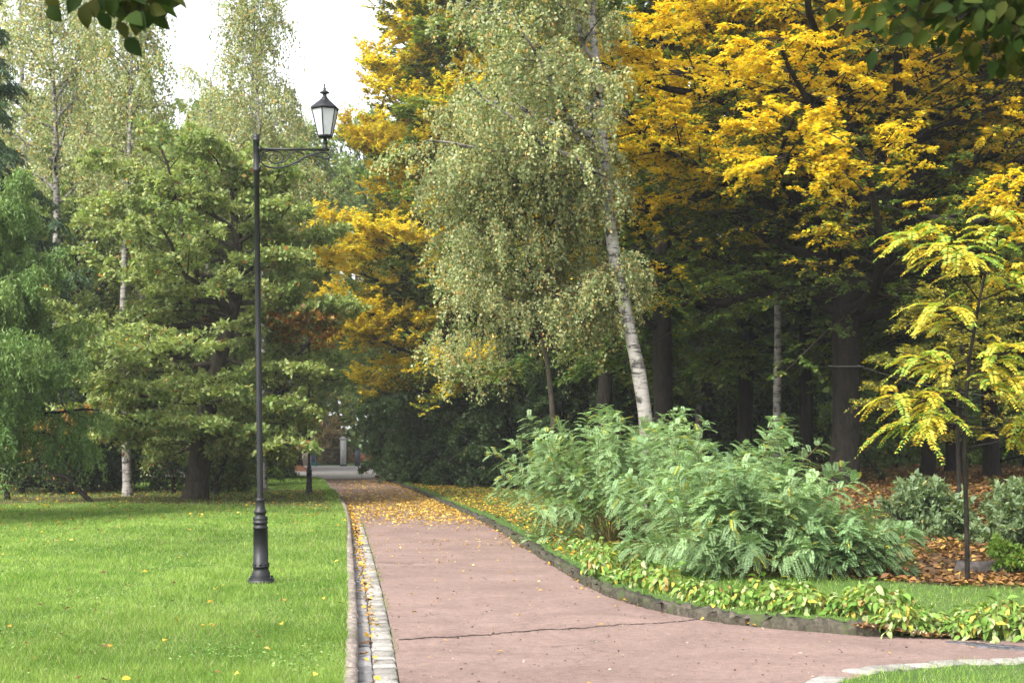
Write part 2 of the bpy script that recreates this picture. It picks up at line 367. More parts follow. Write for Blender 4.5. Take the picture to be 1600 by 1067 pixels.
# dark paving setts let into the asphalt at the far right
DS = MB()
for a in range(13):
    for b in range(4):
        q = GP(1488+a*15+b*17+rg.normal(0, 1.5), 1002.8+a*1.15+b*2.5+rg.normal(0, .25))
        DS.box((q[0], q[1], -.004+rg.normal(0, .0012)), (.092, .08, .02), .1+rg.normal(0, .06), np.array([.085, .082, .09])*rg.uniform(.7, 1.3))
tag(DS.build('paving_setts', STONE), kind='structure')
# crack across the asphalt, as a dark sunken joint
CK = MB(); u = np.linspace(0, 1, 90)
for (pa, pb, w0, sd) in (((622, 1000), (905, 981), .03, 1), ((905, 981), (1095, 968), .024, 5), ((1100, 972), (1150, 976), .01, 3)):
    a, b = GP(*pa), GP(*pb); c = a+(b-a)*u[:, None]; c[:, 1] += .03*np.sin(u*9+sd)+.02*np.sin(u*31+sd*2)+rg.normal(0, .016, 90); w = w0*rg.uniform(.3, 1, 90)
    v = np.stack([c+np.array([0, -1, 0])*w[:, None]/1, c+np.array([0, 1, 0])*w[:, None]], 1); v[..., 2] = .004
    k = np.arange(89)*2; CK.add(v, np.stack([k, k+2, k+3, k+1], 1), (.03, .02, .018))
tag(CK.build('asphalt_crack', STONE), kind='structure')

# ------------------------------------------------------------------ tree maker
UP = np.array([0, 0, 1.])
def palette(cols, rng, n, w=None, jit=.18):
    cols = np.array(cols); k = rng.choice(len(cols), n, p=w); return cols[k]*rng.uniform(1-jit, 1+jit, (n, 1))*rng.uniform(.93, 1.07, (n, 3))
def curve(p0, d0, L, n, rng, wob=.12, up=0., droop=0.):
    p = [np.array(p0, float)]; d = nrm(np.array(d0, float)); st = L/n
    for k in range(n):
        d = nrm(d+rng.normal(0, wob, 3)+UP*(up-droop*k/n)); p.append(p[-1]+d*st)
    return np.array(p)
def tree(name, label, cat, group, trunk, rad, limbs, colfn, seed, bark=BARK, leafm=LEAF, nb=12, nt=9, nl=22, bl=.42, tl=.45, ll=.09, lw=.05, style='flat', wobble=.14, twig_wood=True, rz=0, origin=None, vj=.22, tdroop=.25, hang=1.15, extra=None, mesh_only=False):
    """trunk: world polyline; limbs: list of (height fraction, azimuth, elevation, length, up-curve)"""
    rng = np.random.default_rng(seed); trunk = np.array(trunk, float); o = trunk[0].copy() if origin is None else np.array(origin, float)
    d = np.r_[0, np.cumsum(np.linalg.norm(np.diff(trunk, axis=0), axis=1))]
    u = np.linspace(0, d[-1], max(14, int(d[-1]/.35))); T = np.stack([np.interp(u, d, trunk[:, k]) for k in range(3)], 1)
    ker = np.array([1, 2, 3, 2, 1.])/9
    for k in range(3):
        pad = np.r_[2*T[0, k]-T[2:0:-1, k], T[:, k], 2*T[-1, k]-T[-2:-4:-1, k]]; T[:, k] = np.convolve(pad, ker, 'valid')
    rr = np.interp(u, np.linspace(0, d[-1], len(rad)), rad); rr[0] *= 1.25; rr = rr*(1+rng.normal(0, .03, len(rr)))
    rr = np.r_[rr[0]*1.25, rr]; T = np.vstack([T[0]-UP*.12, T]); u = np.r_[0, u]
    W = MB(); W.tube(T-o, rr, 12); LV = MB(); tw = []
    for (hf, az, elv, L, upc) in limbs:
        s = hf*d[-1]; p0 = np.array([np.interp(s, u[1:], T[1:, k]) for k in range(3)]); r0 = min(np.interp(s, u[1:], rr[1:])*.62, .022*L+.012)
        dr = np.array([math.cos(elv)*math.cos(az), math.cos(elv)*math.sin(az), math.sin(elv)])
        pl = curve(p0, dr, L, 9, rng, wobble, upc); W.tube(pl-o, np.linspace(r0, r0*.22+.003, 10), 6, cap=False)
        nbb = max(3, int(nb*(.5+.5*min(L/3., 1.6))))
        t = np.linspace(.18, .99, nbb)+rng.normal(0, .02, nbb); t = np.clip(t, .1, .995); k = t*9; k0 = np.minimum(k.astype(int), 8); fr = (k-k0)[:, None]
        bp = pl[k0]*(1-fr)+pl[k0+1]*fr; bd = nrm(pl[k0+1]-pl[k0]); sd = nrm(np.cross(bd, UP)+1e-6); sg = np.where(np.arange(nbb) % 2, 1, -1)[:, None]
        if style in ('bush', 'up'): dirs = nrm(bd*.6+rng.normal(0, .7, (nbb, 3))+UP*.25)
        else: dirs = nrm(bd*.62+sd*sg*rng.uniform(.5, 1, (nbb, 1))+UP*rng.normal(.08, vj, (nbb, 1)))
        bL = L*bl*(1.12-.75*t)*rng.uniform(.65, 1.25, nbb)+.12
        bdroop = .25 if style == 'weep' else .12
        W.twigs(bp-o, dirs, bL, np.maximum(r0*.3*(1-.6*t), .005), bdroop, (0, 0, 0))
        # twigs
        q = rng.uniform(.12, 1.0, (nbb, nt)); q[:, -1] = 1.0
        tp = bp[:, None]+dirs[:, None]*(bL[:, None]*q)[..., None]; tp[..., 2] -= bdroop*bL[:, None]*q**2
        sd2 = nrm(np.cross(dirs, UP)+1e-6); sg2 = np.where(np.arange(nt) % 2, 1, -1)[None, :, None]
        jit = rng.normal(0, 1, (nbb, nt, 3))
        if style == 'bush': td = nrm(dirs[:, None]*.5+jit*.7+UP*.3)
        elif style == 'up': td = nrm(dirs[:, None]*.5+jit*.5+UP*.5)
        elif style == 'weep': td = nrm(dirs[:, None]*.55+jit*.55-UP*.35)
        else: td = nrm(dirs[:, None]*.6+sd2[:, None]*sg2*.75+jit*.18+UP*rng.normal(0, vj*.6, (nbb, nt, 1)))
        tL = tl*rng.uniform(.55, 1.3, (nbb, nt))*(1.15-.45*q)
        cid = np.repeat(rng.uniform(0, 1, (nbb, 1)), nt, 1); lt = np.repeat(t[:, None], nt, 1)
        tw.append((tp.reshape(-1, 3), td.reshape(-1, 3), tL.ravel(), cid.ravel(), lt.ravel(), np.full(nbb*nt, hf)))
    TP, TD, TL, CI, LT, HF = [np.concatenate([w[k] for w in tw]) for k in range(6)]
    M = len(TP); dro = {'weep': hang, 'conifer': .55}.get(style, tdroop)
    if twig_wood: W.twigs(TP-o, TD, TL, .0035 if style != 'weep' else .0022, dro, (0, 0, 0))
    t = rng.uniform(.08, 1.05, (M, nl)); TLn = TL[:, None]
    if style == 'weep':
        hx = np.minimum(t, .35+.3*t)
        pos = TP[:, None]+TD[:, None]*(TLn*hx)[..., None]; pos[..., 2] -= TLn*(hang-.1)*t**1.4
        pos += rng.normal(0, .028, (M, nl, 3)); A = nrm(rng.normal(0, .55, (M, nl, 3))-UP*.8); N = rng.normal(0, 1, (M, nl, 3))+UP*.35
    else:
        pos = TP[:, None]+TD[:, None]*(TLn*t)[..., None]; pos[..., 2] -= dro*TLn*t**2
        S = nrm(np.cross(TD, UP)+1e-6)[:, None]*np.where(rng.random((M, nl, 1)) < .5, 1, -1)
        if style == 'conifer': A = nrm(TD[:, None]*.5+S*.5+rng.normal(0, .25, (M, nl, 3))-UP*.65); N = rng.normal(0, .5, (M, nl, 3))+UP
        elif style in ('bush', 'up'): A = nrm(TD[:, None]*.4+rng.normal(0, .8, (M, nl, 3))); N = rng.normal(0, .55, (M, nl, 3))+UP*.9
        elif style == 'oak': A = nrm(TD[:, None]*.5+rng.normal(0, .75, (M, nl, 3))+UP*.1); N = rng.normal(0, .55, (M, nl, 3))+UP*.8; pos += rng.normal(0, .045, (M, nl, 3))
        else: A = nrm(TD[:, None]*.45+S*.8+rng.normal(0, .25, (M, nl, 3))-UP*.18); N = rng.normal(0, .33, (M, nl, 3))+UP; pos += rng.normal(0, .015, (M, nl, 3))
    pos = pos.reshape(-1, 3); A = A.reshape(-1, 3); N = nrm(N.reshape(-1, 3)); n = len(pos)
    rep = lambda a: np.repeat(a, nl)
    col = colfn(pos, rep(CI), rep(LT), rep(HF), rng)
    sz = rng.uniform(.65, 1.25, n)
    keep = pos[:, 2] > .12
    LV.leaves((pos-o)[keep], A[keep], N[keep], (ll*sz)[keep], (lw*sz)[keep], col[keep])
    e = empty(name, o, 0); tag(e, label, cat, group)
    W.build('trunk', bark, e, smooth=True, mat2=TWIG); LV.build('crown', leafm, e)
    return e
def ring(n, z0, z1, prof, elev, up, rng, az0=0, bias=None):
    """n limbs between trunk fractions z0..z1; prof(f) length, elev(f) elevation in degrees"""
    out = []
    for k in range(n):
        f = (k+rng.uniform(.2, .8))/n; az = az0+k*2.39996+rng.normal(0, .25); L = prof(f)*rng.uniform(.82, 1.15)
        if bias: L *= bias(az)
        if L < .15: continue
        out.append((z0+(z1-z0)*f, az, math.radians(elev(f)+rng.normal(0, 7)), L, up))
    return out
def mixcol(a, b, t): return np.array(a)*(1-t[:, None])+np.array(b)*t[:, None]

# colours ----------------------------------------------------------
def col_oak(pos, ci, lt, hf, rng):
    n = len(pos); base = palette([(.27, .33, .105), (.22, .285, .085), (.34, .375, .15), (.15, .20, .065)], rng, n, [.35, .3, .2, .15])
    red = ((ci > .965) & (hf < .55)) | (rng.random(n) < .02); base[red] = palette([(.36, .14, .045), (.42, .24, .06), (.24, .09, .04)], rng, red.sum())
    k2 = (((pos[:, 2] < 2.1) & (pos[:, 2] > .4) & (pos[:, 0] < -9.9)) | ((abs(pos[:, 2]-4.3) < .35) & (abs(pos[:, 0]+5.0) < .9))) & (rng.random(n) < .6); base[k2] = palette([(.42, .17, .06), (.34, .13, .05), (.46, .27, .08)], rng, k2.sum())
    base[(ci < .3)] *= np.array([.78, .85, .8]); return base
def col_yellow(thr, cxy, rmax, ztop, wz=.75, lowg=0., zl=3.8, zr=1.6, lemon=False):
    def f(pos, ci, lt, hf, rng):
        n = len(pos); r = np.linalg.norm(pos[:, :2]-np.array(cxy), axis=1)/rmax; h = (pos[:, 2])/ztop
        s = r*.75+h*wz+(ci-.5)*.7+rng.normal(0, .09, n)-lowg*sm((zl-pos[:, 2])/zr)
        y = palette([(.78, .545, .025), (.80, .61, .045), (.72, .44, .022), (.58, .53, .07)], rng, n, [.35, .3, .15, .2])
        if lemon: y = palette([(.77, .60, .045), (.80, .67, .09), (.74, .50, .03), (.52, .52, .07)], rng, n, [.34, .24, .22, .20])
        g = palette([(.12, .19, .04), (.09, .15, .035), (.24, .27, .055), (.06, .105, .028)], rng, n, [.3, .3, .15, .25])
        t = sm((s-thr)/.22+.5); pick = rng.random(n) < t
        return np.where(pick[:, None], y, g)
    return f
def col_birch(pos, ci, lt, hf, rng):
    n = len(pos); b = palette([(.25, .29, .13), (.34, .36, .19), (.17, .22, .085), (.46, .29, .09), (.42, .37, .15)], rng, n, [.34, .24, .24, .06, .12])
    return b*(.8+.4*ci[:, None])
def col_green(c1, c2, c3=(.3, .26, .04), w3=.03):
    def f(pos, ci, lt, hf, rng):
        n = len(pos); t = np.clip(ci+rng.normal(0, .2, n), 0, 1); b = mixcol(c1, c2, t)*rng.uniform(.8, 1.2, (n, 1))
        k = rng.random(n) < w3; b[k] = np.array(c3); return b
    return f

# ------------------------------------------------------------------ hero trees
rt = np.random.default_rng(3)
zo = lambda x, y: float(hgt(np.array(x), np.array(y)))
# oak on the lawn -- trunk bends right
Yo = 37.5
tr = [P(305,786,Yo), P(312,720,Yo), P(322,650,Yo), P(338,570,Yo), P(362,500,Yo), P(374,440,Yo), P(372,380,Yo), P(362,310,Yo), P(352,250,Yo)]
lm = ring(44, .17, .99, lambda f: 4.3*(1-.12*(f-.35)**2*9) if f < .72 else 3.9*(1-(f-.72)*2.4), lambda f: -8+f*30, .03, rt, bias=lambda a: .58 if math.cos(a) > .3 else 1.)
lm += [(.24, PI*1.02, math.radians(4), 4.1, -.01), (.22, PI*1.25, math.radians(2), 3.9, -.02), (.30, -.5, math.radians(8), 2.9, 0), (.58, -.1, math.radians(6), 2.9, 0), (.55, PI-.1, math.radians(6), 3.0, .03), (.22, -1.4, math.radians(4), 3.2, -.02), (.22, PI*1.45, 0.08, 3.5, -.01), (.24, -.9, 0.08, 3.4, -.02)]
tree('oak_tree', 'spreading oak with olive green layered foliage and thick dark trunk on the lawn', 'tree', None, tr, [.30, .27, .24, .2, .16, .12, .08, .04], lm, col_oak, 21, BARK_G, nb=13, nt=8, nl=24, bl=.38, tl=.36, ll=.12, lw=.072, style='oak', vj=.13)
# big yellow hornbeam on the right
Yh = 29.5; zb = zo(6.5, Yh)
tr = [np.array([6.40, Yh, zb]), P(1322,700,Yh), P(1323,600,Yh), P(1320,480,Yh), P(1322,400,Yh), P(1345,300,Yh), P(1350,150,Yh), P(1340,0,Yh), P(1335,-180,Yh)]
lm = ring(70, .27, .99, lambda f: 5.7 if f < .5 else 5.7-(f-.5)*6.4, lambda f: 4+f*46, .02, rt)
tree('hornbeam_tree', 'large hornbeam with golden yellow outer leaves and stout dark trunk behind the silvery shrubs', 'tree', 'golden hornbeams', tr, [.31, .27, .26, .27, .23, .18, .13, .08, .03], lm, col_yellow(.86, (6.5, Yh), 5.4, 10.5, .75, .2, 6.6, 2.0), 31, BARK, nb=17, nt=10, nl=32, bl=.36, tl=.52, ll=.092, lw=.052, vj=.24)
# yellow tree left of the birches
Yy = 50.
zc = zo(-2.0, Yy)
tr = [np.array([(707-800)*Yy/F, Yy, zc]), P(703,650,Yy), P(695,450,Yy), P(700,250,Yy), P(705,60,Yy), P(700,-150,Yy)]
lm = ring(64, .14, .99, lambda f: float(np.interp(f, [0, .2, .45, .8, 1], [3.9, 4.6, 4.1, 2.9, 1.5])), lambda f: -2+f*48, .03, rt)
tree('hornbeam_tree', 'tall hornbeam with yellow outer leaves overhanging the middle of the path', 'tree', 'golden hornbeams', tr, [.16, .14, .12, .09, .06, .03], lm, col_yellow(.36, (-2.03, Yy), 4.6, 19.0, .25, .4, 3.4, 1.6, True), 41, BARK, nb=17, nt=11, nl=36, bl=.38, tl=.6, ll=.12, lw=.075, vj=.3, tdroop=-.25)
# large birch with the leaning white trunk
Yb = 25.
tr = [np.array([(1020-800)*Yb/F, Yb, zo(2.3, Yb)]), P(1012,680,Yb), P(1003,600,Yb), P(985,520,Yb), P(966,440,Yb), P(953,360,Yb), P(946,270,Yb), P(938,180,Yb), P(930,80,Yb), P(920,-20,Yb), P(905,-200,Yb), P(890,-340,Yb)]
bias = lambda az: 1.0 if math.cos(az) < .0 else .04
lm = ring(60, .44, .99, lambda f: (3.3-1.6*f)*rt.uniform(.6, 1.2), lambda f: 24+f*25, .0, rt, bias=bias)
tree('birch_tree', 'tall weeping birch with thick white leaning trunk rising behind the silvery shrubs', 'tree', 'birches', tr, [.135, .122, .112, .102, .092, .08, .066, .055, .042, .02], lm, col_birch, 51, BIRCH, nb=12, nt=9, nl=30, bl=.42, tl=.6, ll=.052, lw=.042, style='weep', hang=.8)
# small weeping birch in front
Yw = 25.5
tr = [np.array([(868-800)*Yw/F, Yw, zo(.7, Yw)]), P(866,690,Yw), P(861,600,Yw), P(852,545,Yw), P(835,450,Yw), P(815,350,Yw), P(800,270,Yw), P(790,215,Yw)]
lm = ring(28, .46, .99, lambda f: (2.0-1.15*f**2)*rt.uniform(.65, 1.15), lambda f: 30+f*22, -.03, rt)
tree('birch_tree', 'small weeping birch with draping pale green curtain of leaves and thin stem', 'tree', 'birches', tr, [.05, .045, .042, .038, .03, .02], lm, col_birch, 61, BARK_G, nb=12, nt=10, nl=38, bl=.45, tl=.62, ll=.048, lw=.038, style='weep', hang=1.0)
# left birches
def birch(px, py, Y, top, lean, w, L, seed, label, r=.1, low=.32):
    b = GP(px, py, 0.1); b = np.array([(px-800)*Y/F, Y, zo((px-800)*Y/F, Y)]); H = EYE+(HOR-top)*Y/F
    t = [b+np.array([lean*(k/6)**1.5+.08*math.sin(k*1.3+seed), 0, (H-b[2])*k/6]) for k in range(7)]
    l = ring(28, low, .99, lambda f: L*1.15*(1-.55*f)*rt.uniform(.6, 1.15), lambda f: 38+f*22, .0, rt)
    return tree('birch_tree', label, 'tree', 'birches', t, [r, r*.85, r*.7, r*.5, r*.3, .02], l, col_birch, seed, BIRCH, nb=9, nt=8, nl=16, bl=.45, tl=.9, ll=.085, lw=.06, style='weep', twig_wood=False)
birch(195, 780, 40, -60, .15, 0, 1.9, 71, 'slim white birch standing through the left side of the oak foliage', .13, .5)
birch(96, 778, 46, -120, -.5, 0, 2.5, 72, 'tall pale birch rising above the weeping conifer at the far left', .17, .5)
birch(414, 772, 46, -40, -.3, 0, 1.9, 73, 'birch whose thin trunk stands just behind the lamp post', .12, .5)
# drooping conifer at the left edge
Yl = 29.
b = np.array([(-70-800)*Yl/F, Yl, .1]); tr = [b, b+np.array([0.05, 0, 3]), b+np.array([0, 0, 5]), b+np.array([-.1, 0, 6.6])]
lm = ring(50, .2, .97, lambda f: 2.9*(1-.5*f), lambda f: 16, -.03, rt)
tree('larch_tree', 'bright green drooping conifer with hanging feathery branches at the left edge', 'tree', None, tr, [.2, .17, .12, .03], lm, col_green((.11, .20, .055), (.20, .29, .09), w3=.0), 81, BARK, nb=14, nt=9, nl=40, bl=.33, tl=.55, ll=.085, lw=.026, style='weep', hang=.75, vj=.15)
Yk = 40.
b = np.array([(-60-800)*Yk/F, Yk, .1]); tr = [b, b+np.array([0.05, 0, 5]), b+np.array([0, 0, 9]), b+np.array([-.1, 0, 13.5])]
lm = ring(46, .25, .98, lambda f: 3.1*(1-.75*f)+.2, lambda f: 6, -.02, rt)
tree('spruce_tree', 'dark blue green conifer top behind the drooping conifer at the left edge', 'tree', None, tr, [.25, .2, .14, .03], lm, col_green((.04, .085, .045), (.075, .13, .06), w3=.0), 82, BARK, nb=13, nt=8, nl=22, bl=.33, tl=.5, ll=.12, lw=.035, style='conifer', vj=.12, twig_wood=False)

# ------------------------------------------------------------------ background trees: a few kinds, copied
def proto(kind, name, cat):
    rr_ = np.random.default_rng(hash(kind) % 1 + {'wood': 5, 'woodb': 6, 'pale': 8, 'round': 9, 'wbirch': 10, 'gold': 12}[kind])
    if kind in ('wood', 'woodb'):
        H = 13 if kind == 'wood' else 15; t = [np.array([.0, 0, 0]), np.array([.1, .05, 3.5]), np.array([.0, 0, 7]), np.array([-.2, .1, H])]
        l = ring(38, .22, .99, lambda f: 4.2-2.3*f, lambda f: -2+f*50, .03, rr_)
        return tree(name, None, cat, None, t, [.2, .17, .14, .05], l, col_green((.075, .14, .035), (.16, .22, .05), (.36, .30, .04), .05), 100+len(kind), BARK, nb=11, nt=8, nl=17, bl=.42, tl=.6, ll=.16, lw=.095, twig_wood=False)
    if kind == 'pale':
        t = [np.array([.0, 0, 0]), np.array([.1, .05, 6]), np.array([.2, 0, 12]), np.array([0, .1, 20])]
        l = ring(30, .16, .99, lambda f: (4.4-2.9*f)*rr_.uniform(.6, 1.15), lambda f: 32+f*25, .0, rr_)
        return tree(name, None, cat, None, t, [.2, .16, .1, .03], l, lambda *a: col_birch(*a)*1.15, 111, BIRCH, nb=10, nt=7, nl=13, bl=.45, tl=1.1, ll=.11, lw=.08, style='weep', twig_wood=False)  # leaf colour lightened to suggest bleaching glare on the far crowns
    if kind == 'round':
        t = [np.array([.0, 0, 0]), np.array([.1, .05, 4]), np.array([.2, 0, 9]), np.array([0, .1, 14])]
        l = ring(40, .12, .99, lambda f: 4.6*math.sin(PI*(.2+.72*f))+.4, lambda f: 5+f*60, .03, rr_)
        return tree(name, None, cat, None, t, [.3, .25, .16, .04], l, col_green((.12, .18, .05), (.20, .26, .08), (.4, .31, .06), .06), 112, BARK, nb=11, nt=8, nl=15, bl=.42, tl=.65, ll=.17, lw=.11, style='bush', twig_wood=False)
    if kind == 'wbirch':
        t = [np.array([.0, 0, 0]), np.array([.06, .0, 3]), np.array([.0, 0, 6]), np.array([.2, .1, 11])]
        l = ring(22, .5, .99, lambda f: 2.2-1.2*f, lambda f: 30+f*30, .0, rr_)
        return tree(name, None, cat, None, t, [.078, .068, .056, .02], l, col_green((.06, .09, .03), (.11, .14, .04)), 113, BIRCH, nb=9, nt=7, nl=14, bl=.42, tl=.7, ll=.1, lw=.07, twig_wood=False)
used = {}
def place(kind, name, cat, px, Y, s, rz, label, group, z=None, sz=None):
    x = (px-800)*Y/F
    if kind not in used: used[kind] = o = proto(kind, name, cat)
    else: o = copy_tree(used[kind])
    o.name = name; o['category'] = cat; o['label'] = label; o['group'] = group
    o.location = (x, Y, zo(x, Y) if z is None else z); o.rotation_euler = (0, 0, rz); s_ = s; o.scale = (s_, s_, s_ if sz is None else sz)
    return o
GW = 'trees of the shaded wood'
W_ = [ # px, Y, scale, label
 (1162, 38, 1.0, 'dark straight forest trunk left of the slim birch in the wood'),
 (1262, 37, .85, 'thin dark forest tree just left of the big hornbeam trunk'),
 (1040, 34, 1.15, 'dark forest tree directly behind the leaning white birch trunk'),
 (1450, 37, .9, 'dark forest tree first to the right of the big hornbeam trunk'),
 (1490, 41, 1.1, 'thick dark forest tree between two thinner ones behind the leafy mound'),
 (1550, 36, .95, 'dark forest tree behind the mound near the right edge'),
 (1640, 40, 1.1, 'dark forest tree whose branches enter from beyond the right edge'),  # also added past the frame edge for its shade on the wood
 (940, 42, 1.1, 'dark forest tree behind the small weeping birch'),
 (800, 50, 1.25, 'tall forest tree shading the grass beside the far path'),
 (1110, 52, 1.25, 'deep forest tree seen between the birch trunks'),
 (1385, 80, 1.7, 'deep forest tree behind the mound right of the hornbeam trunk'),
 (1230, 84, 1.75, 'farthest dark tree between the slim birch and the hornbeam trunk'),
 (1570, 84, 1.75, 'farthest dark tree behind the green bushes on the right'),
 (880, 62, 1.5, 'tall dark tree filling the wood above the far hedge'),
 (680, 72, 1.3, 'dark tree behind the hedge at the end of the path'),
 (1720, 30, 1.0, 'dark tree added outside the right edge to shade the wood'),  # trunk out of frame, tree added to shade the wood
]
for k, (px, Y, s, lb) in enumerate(W_): place('wood' if k % 2 else 'woodb', 'forest_tree', 'tree', px, Y, s, k*1.7, lb, GW)
place('wbirch', 'birch_tree', 'tree', 1212, 33, 1.1, .5, 'slim birch with white spotted stem in the dark wood', 'birches')
place('wbirch', 'birch_tree', 'tree', 1092, 45, 1.2, 2.1, 'faint thin birch stem deep in the wood behind the shrubs', 'birches')
GB = 'tall pale trees behind the lawn'
for px, Y, s, lb in ((30, 62, 1.05, 'tall pale birch against the sky nearest the left edge'), (150, 70, 1.12, 'tall pale birch with thin crown left of the gap of sky'), (395, 74, 1.08, 'tall pale birch whose narrow top stands against white sky above the oak'), (330, 66, .85, 'shorter pale birch behind the oak left of the sky gap'), (-70, 66, 1.1, 'pale birch rising beyond the left edge'), (225, 58, .72, 'low pale birch between the two tall ones on the left'), (455, 66, .8, 'pale birch just left of the lantern in the distance')):
    place('pale', 'birch_tree', 'tree', px, Y, s, px*.01, lb, GB)
GR = 'rounded green trees behind the lawn'
for px, Y, s, lb in ((592, 104, 1.55, 'distant rounded green tree right of the lantern'), (300, 56, .8, 'rounded green tree behind the left half of the oak'), (440, 60, .85, 'rounded green tree behind the right half of the oak'), (120, 54, .72, 'rounded green tree between the conifer and the oak'), (20, 50, .6, 'rounded green tree behind the drooping conifer'), (215, 62, .8, 'rounded green tree behind the slim left birch'), (466, 108, 1.0, 'rounded green tree above the far gate'), (-120, 48, .8, 'rounded green tree beyond the left edge'), (380, 86, .95, 'rounded green tree farthest back behind the oak'), (620, 100, 1.3, 'distant green tree behind the yellow hornbeam'), (335, 80, 1.25, 'broad green tree filling the view far behind the left birches'), (180, 86, 1.4, 'big distant green tree between the tall pale birches'), (60, 82, 1.3, 'big distant green tree behind the birch nearest the left edge'), (462, 86, 1.25, 'distant green tree just below and left of the lantern')):
    place('round', 'broadleaf_tree', 'tree', px, Y, s, px*.02, lb, GR)

# ------------------------------------------------------------------ shrubs
def shrub(name, label, px, py, Y, H, W, colfn, seed, group, ll=.09, lw=.05, n=26, nl=16, style='bush', low=.0, leafm=LEAF, bark=BARK, z=None, tl=.3, twig=False):
    rng = np.random.default_rng(seed); x = (px-800)*Y/F; z = zo(x, Y) if z is None else z; b = np.array([x, Y, z])
    t = [b, b+np.array([.03, 0, H*.25]), b+np.array([0, .04, H*.55]), b+np.array([.0, 0, H*.85])]
    l = []
    for k in range(n):
        f = (k+.5)/n; az = k*2.4+rng.normal(0, .2); e = -2+f*80+rng.normal(0, 6); L = (W*.5*math.cos(math.radians(e))**2+H*.62*math.sin(math.radians(max(e, 0)))**2)*rng.uniform(.8, 1.15)+.15
        l.append((.08+f*.6+low, az, math.radians(e), L, .0))
    return tree(name, label, 'shrub', group, t, [.06, .05, .035, .015], l, colfn, seed, bark, leafm, nb=12, nt=7, nl=nl, bl=.45, tl=tl, ll=ll, lw=lw, style=style, twig_wood=twig)
dk = col_green((.035, .065, .025), (.07, .115, .04), (.2, .17, .03), .02); md = col_green((.08, .14, .035), (.15, .22, .055)); br = col_green((.12, .21, .03), (.17, .27, .04))
GH = 'dark evergreen bushes beside the far path'
for k, (px, Y, H, W, lb) in enumerate(((618, 57, 3.0, 1.8, 'dark evergreen bush nearest the gate at the path end'), (655, 54, 2.5, 2.6, 'dark bush second from the gate on the right side of the path'), (735, 49, 3.4, 3.0, 'dark bush right of the yellow tree trunk beside the path'), (800, 46, 3.6, 3.0, 'dark evergreen bush left of the small weeping birch'), (690, 52, 2.6, 2.2, 'dark bush hiding the foot of the yellow tree beside the far path'), (880, 44, 3.4, 3.2, 'dark bush behind the small weeping birch stem'), (604, 76, 4.2, 1.7, 'tall dark bush directly right of the gate opening'))):
    shrub('evergreen_bush', lb, px, 0, Y, H, W, dk, 200+k, GH, .11, .055, 26, 16)
shrub('backdrop_hedge', 'brownish thin hedge added as a lighter backdrop behind the iron gate bars', 512, 0, 101, 2.6, 2.6, col_green((.22, .17, .10), (.30, .26, .15), (.45, .22, .1), .1), 219, 'added backdrop beyond the gate', .16, .1, 22, 10)  # hedge added to lighten the dark view behind the gate bars
GU_ = 'understory of the wood'
for k, (px, Y, H, W, c, lb) in enumerate(((960, 52, 4.2, 4, dk, 'dark understory bush left of the leaning birch trunk'), (1080, 56, 4.6, 5, md, 'mid green understory behind the birch trunk'), (1190, 50, 3.6, 4, dk, 'dark understory bush beneath the slim birch'), (1290, 58, 5, 5, md, 'mid green understory left of the hornbeam trunk'), (1400, 48, 3.4, 4, md, 'green understory bush right of the hornbeam trunk'), (1500, 54, 4.4, 5, dk, 'dark understory bush behind the mound'), (1600, 50, 4.0, 4.6, md, 'green understory bush behind the mound at the right edge'))):
    shrub('understory_bush', lb, px, 0, Y, H, W, c, 220+k, GU_, .15, .085, 24, 12)
GL = 'bushes under the trees on the left'
for k, (px, Y, H, W, c, lb) in enumerate(((35, 42, 2.4, 2.4, dk, 'dark low bush below the drooping conifer at the left edge'), (95, 44, 2.2, 2.6, col_green((.06, .09, .06), (.12, .16, .10), w3=.0), 'grey green bush between the conifer and the first birch'), (150, 45, 2.6, 2.2, dk, 'dark bush left of the slim birch'), (245, 47, 2.8, 3.0, dk, 'dark bush between the slim birch and the oak trunk'), (340, 43, 1.9, 1.5, md, 'small branching bush just right of the oak trunk'), (372, 50, 2.4, 2.2, md, 'green bush behind the gap between oak and lamp post'), (428, 60, 2.0, 1.0, br, 'bright green bush between the two lamp posts'), (300, 60, 4, 4, md, 'tall green bush far behind the oak trunk'), (180, 58, 3.6, 4, dk, 'dark bush deep behind the slim birch'), (60, 60, 3.6, 4.5, dk, 'dark bush deep behind the drooping conifer'))):
    shrub('lawn_bush', lb, px, 0, Y, H, W, c, 240+k, GL, .11, .06, 22, 13)
# right side bushes at the foot of the mound
rb = col_green((.11, .17, .075), (.20, .27, .14), (.25, .24, .08), .04)
shrub('leafy_bush', 'loose dull green bush left of the thin sapling on the leafy slope', 1452, 0, 20.5, .42, .7, rb, 260, 'bushes on the leafy slope', .10, .042, 16, 10, tl=.25, twig=True)
shrub('leafy_bush', 'broad green bush right of the thin sapling at the right edge', 1590, 0, 19.5, .42, .7, rb, 261, 'bushes on the leafy slope', .10, .042, 17, 10, tl=.25, twig=True)
shrub('leafy_bush', 'tiny green bush by the stone ledge at the right edge', 1582, 0, 16.6, .14, .4, br, 262, 'bushes on the leafy slope', .06, .03, 8, 8, tl=.08)
# layered hornbeam sapling
Ys = 22.
x = (1500-800)*Ys/F
tr = [np.array([x, Ys, zo(x, Ys)]), P(1498,760,Ys), P(1497,700,Ys), P(1495,640,Ys), P(1500,560,Ys), P(1505,470,Ys)]
lm = ring(24, .4, .98, lambda f: 1.7-1.1*f, lambda f: 4+f*25, 0, rt)
tree('young_hornbeam', 'slender young hornbeam with thin flat layers of small leaves behind the feathery yellow leaves', 'tree', None, tr, [.035, .03, .02, .01], lm, col_green((.13, .16, .03), (.27, .25, .045), (.5, .36, .04), .12), 91, BARK, nb=9, nt=7, nl=14, bl=.4, tl=.3, ll=.06, lw=.035, vj=.08)

